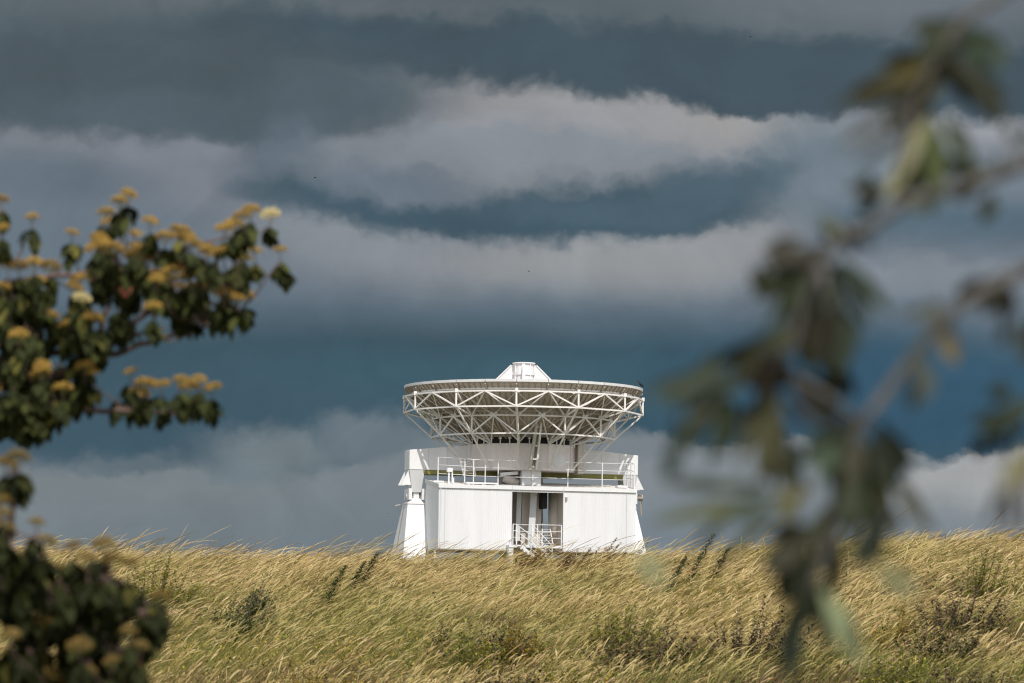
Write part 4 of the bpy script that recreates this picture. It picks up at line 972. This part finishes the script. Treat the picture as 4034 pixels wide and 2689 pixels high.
# gable infill under the sloping roof
for xx in (xL + .02, xR - .1):
    m = MB(); vs = []
    for x in (xx, xx + .08): vs += [(x, BY + .02, zW), (x, BY + BD, zW), (x, BY + BD, zT + RISE), (x, BY + .02, zT - .02)]
    m.add(vs, [(3, 2, 1, 0), (4, 5, 6, 7), (0, 1, 5, 4), (1, 2, 6, 5), (2, 3, 7, 6), (3, 0, 4, 7)]); m.build('gable_panel', M['clad'], BLD)
for px in (1712, 1925, 2120, 2300, 2470):
    x_ = loc(px, 2180, BY + .6)[0]; m = MB(); m.box(x_ - .11, x_ + .11, BY + .5, BY + .72, -.3, zB0 - .26); m.build('stilt', M['white'], BLD)
    m = MB(); m.box(x_ - .11, x_ + .11, BY + BD - .8, BY + BD - .58, -.3, zB0 - .26); m.build('stilt', M['white'], BLD)
# roof guard rail
def roofz(y): return zRf + RISE * (y - BY) / BD
def rail(path, posts, hts, r=.045, name='guard_rail'):
    """path: ground points; rails at the given heights above them, posts at given indices"""
    m = MB()
    for h in hts: m.tube([Vector(p) + Vector((0, 0, h)) for p in path], r, 6)
    o = m.build(name, M['white'], BLD, True)
    for p in posts:
        m = MB(); m.beam(Vector(p), Vector(p) + Vector((0, 0, hts[-1])), .11); m.build('rail_post', M['white'], o)
    return o
gy = BY + .35
gx = lambda px, py=1880, y=gy: loc(px, py, y)[0]
hh = loc(2300, 1822, gy)[1] - roofz(gy); print('rail h', hh)
H3 = [hh * .36, hh * .70, hh]
pts = [(gx(1745), gy + 2.6, roofz(gy + 2.6)), (gx(1840), gy + 1.2, roofz(gy + 1.2)), (gx(1865), gy, roofz(gy)), (gx(2502), gy, roofz(gy)), (gx(2502), gy + 3.5, roofz(gy + 3.5))]
pp = [(gx(px), gy, roofz(gy)) for px in (1865, 1911, 1962, 2099, 2237, 2372, 2500)] + [pts[0], pts[1], (gx(2502), gy + 1.8, roofz(gy + 1.8)), pts[-1]]
rail(pts, pp, H3)
# roof steps to the drum, platform, boxes
sx0, sz0 = loc(1832, 1872, -5.5); sx1, sz1 = loc(1815, 1812, -4.6); st = empty('x', (0, 0, 0), None, None); bpy.data.objects.remove(st)
m = MB(); m.beam(P2(1830, 1874, -6.0), P2(1812, 1808, -5.2), .12, .25); m.beam(P2(1873, 1876, -6.0), P2(1858, 1812, -5.2), .12, .25); rs = m.build('roof_steps', M['white'], BLD)
m = MB()
for t in np.linspace(.05, .97, 8):
    m.beam(P2(1830, 1874, -6.0).lerp(P2(1812, 1808, -5.2), t), P2(1873, 1876, -6.0).lerp(P2(1858, 1812, -5.2), t), .32, .07)
m.build('tread', M['beige'], rs)
m = MB(); x0 = loc(1835, 1890, gy + .2)[0]; x1 = loc(1960, 1890, gy + .2)[0]; m.box(x0, x1, gy - .1, gy + 1.6, zRf + .22, zRf + .42); m.build('roof_platform', M['white'], BLD)
for x_ in (x0 + .2, (x0 + x1) / 2, x1 - .3):
    m = MB(); m.box(x_, x_ + .25, gy - .05, gy + .2, zRf - .02, zRf + .215); m.build('platform_foot', M['white'], BLD)
x0, z0 = loc(1762, 1842, gy + 1.6); x1, z1 = loc(1783, 1858, gy + 1.6); m = MB(); m.box(x0, x1, gy + 1.5, gy + 2.0, z1, z0); bb = m.build('vent_box', M['white'], BLD)
m = MB(); m.box(x0 + .15, x0 + .32, gy + 1.6, gy + 1.8, roofz(gy + 1.5) - .05, z1); m.build('vent_pipe', M['white'], bb)
m = MB(); m.box(x1 - .1, x1 + .05, gy + 1.6, gy + 1.8, roofz(gy + 1.5) - .05, z1); m.build('vent_pipe', M['white'], bb)
x0 = loc(1785, 1880, gy + 1)[0]; m = MB(); m.box(x0, x0 + .14, gy + 1, gy + 1.14, roofz(gy + 1) - .05, roofz(gy + 1) + .8); m.build('vent_pipe', M['white'], bb)
x0 = loc(1705, 1872, gy + 2.8)[0]; x1 = loc(1745, 1872, gy + 2.8)[0]; m = MB(); m.box(x0, x1, gy + 2.4, gy + 3.4, roofz(gy + 2.4) + .05, roofz(gy + 3.4) + .15); m.build('roof_hatch', M['white'], BLD)
x0 = loc(2430, 1892, gy + 1.6)[0]; x1 = loc(2468, 1892, gy + 1.6)[0]; m = MB(); m.box(x0, x1, gy + 1.2, gy + 2.4, roofz(gy + 1.2) + .1, roofz(gy + 2.4) + .2); m.build('roof_hatch', M['white'], BLD)
# inside the doorway: white column, dark cabinet, inner stair
cy = BY + 2.2
m = MB(); m.hexa([P2(2078, 2150, cy), P2(2104, 2150, cy), Vector(P2(2104, 2150, cy)) + Vector((0, .5, 0)), Vector(P2(2078, 2150, cy)) + Vector((0, .5, 0))],
                 [P2(2091, 1935, cy), P2(2117, 1935, cy), Vector(P2(2117, 1935, cy)) + Vector((0, .5, 0)), Vector(P2(2091, 1935, cy)) + Vector((0, .5, 0))]); m.build('inner_column', M['grey'], BLD, bevel=.03)
cy = BY + 3.0
m = MB(); m.hexa([P2(2030, 2130, cy), P2(2048, 2130, cy), P2(2048, 2130, cy) + Vector((0, .4, 0)), P2(2030, 2130, cy) + Vector((0, .4, 0))],
                 [P2(2038, 1935, cy), P2(2056, 1935, cy), P2(2056, 1935, cy) + Vector((0, .4, 0)), P2(2038, 1935, cy) + Vector((0, .4, 0))]); m.build('inner_column', M['grey'], BLD)
m = MB(); m.hexa([P2(2052, 2150, cy + .6), P2(2128, 2150, cy + .6), P2(2128, 2150, cy + .6) + Vector((0, .4, 0)), P2(2052, 2150, cy + .6) + Vector((0, .4, 0))],
                 [P2(2058, 1930, cy + .6), P2(2136, 1930, cy + .6), P2(2136, 1930, cy + .6) + Vector((0, .4, 0)), P2(2058, 1930, cy + .6) + Vector((0, .4, 0))]); m.build('inner_panel', M['beige'], BLD)
m = MB(); x0, z0 = loc(2136, 1938, BY + 2); x1, z1 = loc(2156, 2003, BY + 2); m.box(x0, x1, BY + 2, BY + 3.5, z1, z0 + .2); m.build('black_duct', M['dark'], BLD, bevel=.08)
m = MB(); m.tube([P2(2190, 2150, BY + 3.8), P2(2190, 1930, BY + 3.8)], .95, 20); m.build('tank', M['beige'], BLD, True)
m = MB(); a0, a1 = P2(2134, 2145, BY + 2.4), P2(2137, 2060, BY + 3.6); b0, b1 = P2(2178, 2145, BY + 2.4), P2(2162, 2060, BY + 3.6)
m.beam(a0, a1, .1, .2); m.beam(b0, b1, .1, .2); si = m.build('inner_stair', M['white'], BLD)
m = MB()
for t in np.linspace(.05, .95, 8): m.beam(a0.lerp(a1, t), b0.lerp(b1, t), .3, .07)
m.build('tread', M['beige'], si)
# landing with rails and the steps down to the right
ly = BY - 1.5
x0, z0 = loc(2005, 2148, ly); x1, _ = loc(2215, 2148, ly); zl0 = loc(2100, 2147, ly)[1]
m = MB(); m.box(x0, x1, ly, BY - .04, zl0 - .32, zl0); m.build('landing', M['white'], BLD)
m = MB(); m.box(x0, x0 + .6, ly + .1, ly + 1.0, -.3, zl0 - .323); m.build('landing_pier', M['white'], BLD)
hl = loc(2100, 2066, ly)[1] - zl0; hs3 = [hl * .36, hl * .68, hl]
def lrail(pxs, y=ly):
    xs = [loc(p, 2140, y)[0] for p in pxs]
    return rail([(x, y, zl0) for x in (xs[0], xs[-1])], [(x, y, zl0) for x in xs], hs3, .05, 'landing_rail')
lrail((2020, 2035)); lrail((2099, 2117, 2211)); 
rail([(loc(2035, 2140, BY - .2)[0], BY - .25, zl0), (loc(2095, 2140, BY - .2)[0], BY - .25, zl0)], [], hs3, .04, 'landing_rail')
def srail(p0, p1, y):
    a = P2(p0[0], p0[1], y); b = P2(p1[0], p1[1], y - .3); a.z -= hl; b.z -= hl; m = MB()
    for h in hs3: m.tube([a + Vector((0, 0, h)), b + Vector((0, 0, h))], .055, 6)
    for t in (.0, .5, 1.0): q = a.lerp(b, t); m.beam(q, q + Vector((0, 0, hl)), .1)
    return m.build('stair_rail', M['white'], BLD)
srail((2035, 2066), (2150, 2152), ly - .05); srail((2097, 2066), (2175, 2150), ly - 1.1)
m = MB(); a = P2(2042, 2150, ly - .1); b = P2(2160, 2240, ly - .4)
for t in np.linspace(0, 1, 9):
    q = a.lerp(b, t); m.box(q.x - .15, q.x + .18, ly - 1.1, ly - .06, q.z - .05, q.z)
m.build('step', M['grey'], BLD)
m = MB(); m.beam(a, b, .1, .3); m.beam(a - Vector((0, 1.0, 0)), b - Vector((0, 1.0, 0)), .1, .3); m.build('stair_stringer', M['white'], BLD)

# ------------------------------------------------------------------ birds
def bird(p, span, label, heading, bank, flap, name='swallow', cat='bird', group=None):
    root = empty(name, p, label, cat, group); root.rotation_euler = (bank, 0, heading); s = span
    m = MB(); m.tube([(0, -.33 * s, 0), (0, -.26 * s, .01 * s), (0, -.12 * s, 0), (0, .05 * s, 0), (0, .2 * s, 0)], [.01 * s, .045 * s, .065 * s, .045 * s, .01 * s], 8)
    for sg in (-1, 1): m.add([(0, .12 * s, 0), (sg * .08 * s, .36 * s, 0), (sg * .015 * s, .2 * s, .01 * s)], [(0, 1, 2)])
    for sg in (-1, 1):
        z1, z2 = flap * .12 * s, flap * .2 * s
        m.add([(sg * .03 * s, -.14 * s, .01 * s), (sg * .22 * s, -.2 * s, z1), (sg * .5 * s, .02 * s, z2), (sg * .22 * s, -.05 * s, z1), (sg * .03 * s, .03 * s, .01 * s)], [(0, 1, 2, 3, 4)] if sg > 0 else [(4, 3, 2, 1, 0)])
    m.build('body', M['crow'], root, True, recalc=False); return root
G = 'small dark birds flying against the clouds'
bird(at(2955, 142, 260), .34, 'tiny dark bird high against the top cloud band, head towards the zenith', 1.2, 1.2, 1, group=G)
bird(at(1240, 698, 260), .26, 'tiny dark bird against the pale cloud left of centre', 2.6, .9, .6, group=G)
bird(at(2082, 1067, 250), .30, 'tiny dark bird flying above the antenna in the middle of the sky', .6, .9, 1.2, group=G)
bird(at(1531, 2022, 300), .22, 'tiny dark bird low beside the left antenna leg', 1.9, .3, .3, group=G)
bird(at(234, 823, 240), .16, 'tiny dark bird above the flowering tree at left', 1.7, .2, .2, group=G)
bird(at(2803, 1478, 200), .16, 'tiny dark bird among the blurred leaves right of the dish', 1.0, .2, .2, group=G)
def crow():
    a = math.asin((2514 - 2057) / 467.0) - TH
    d = Vector((math.sin(a), -math.cos(a), 0)); b = Vector((15.0 * d.x, 15.0 * d.y, ZR + .03)); w = AO + EX * b.x + EY * b.y + Vector((0, 0, b.z))
    root = empty('crow', w, 'black crow perched on the right end of the dish rim', 'bird')
    m = MB(); m.tube([(.42, 0, .12), (.2, 0, .3), (0, 0, .45), (-.12, 0, .62), (-.16, 0, .74), (-.2, 0, .82), (-.27, 0, .84), (-.42, 0, .81)], [.05, .12, .17, .14, .09, .10, .07, .01], 10)
    m.tube([(.02, .05, .0), (.02, .05, .35)], .018, 5); m.tube([(.02, -.05, .0), (.02, -.05, .35)], .018, 5)
    m.build('body', M['crow'], root, True)
    for s in (-1, 1):
        m = MB(); m.tube([(-.08, s * .14, .6), (.12, s * .15, .42), (.36, s * .08, .18)], [.05, .07, .02], 6); m.build('wing', M['crow'], root, True)
crow()
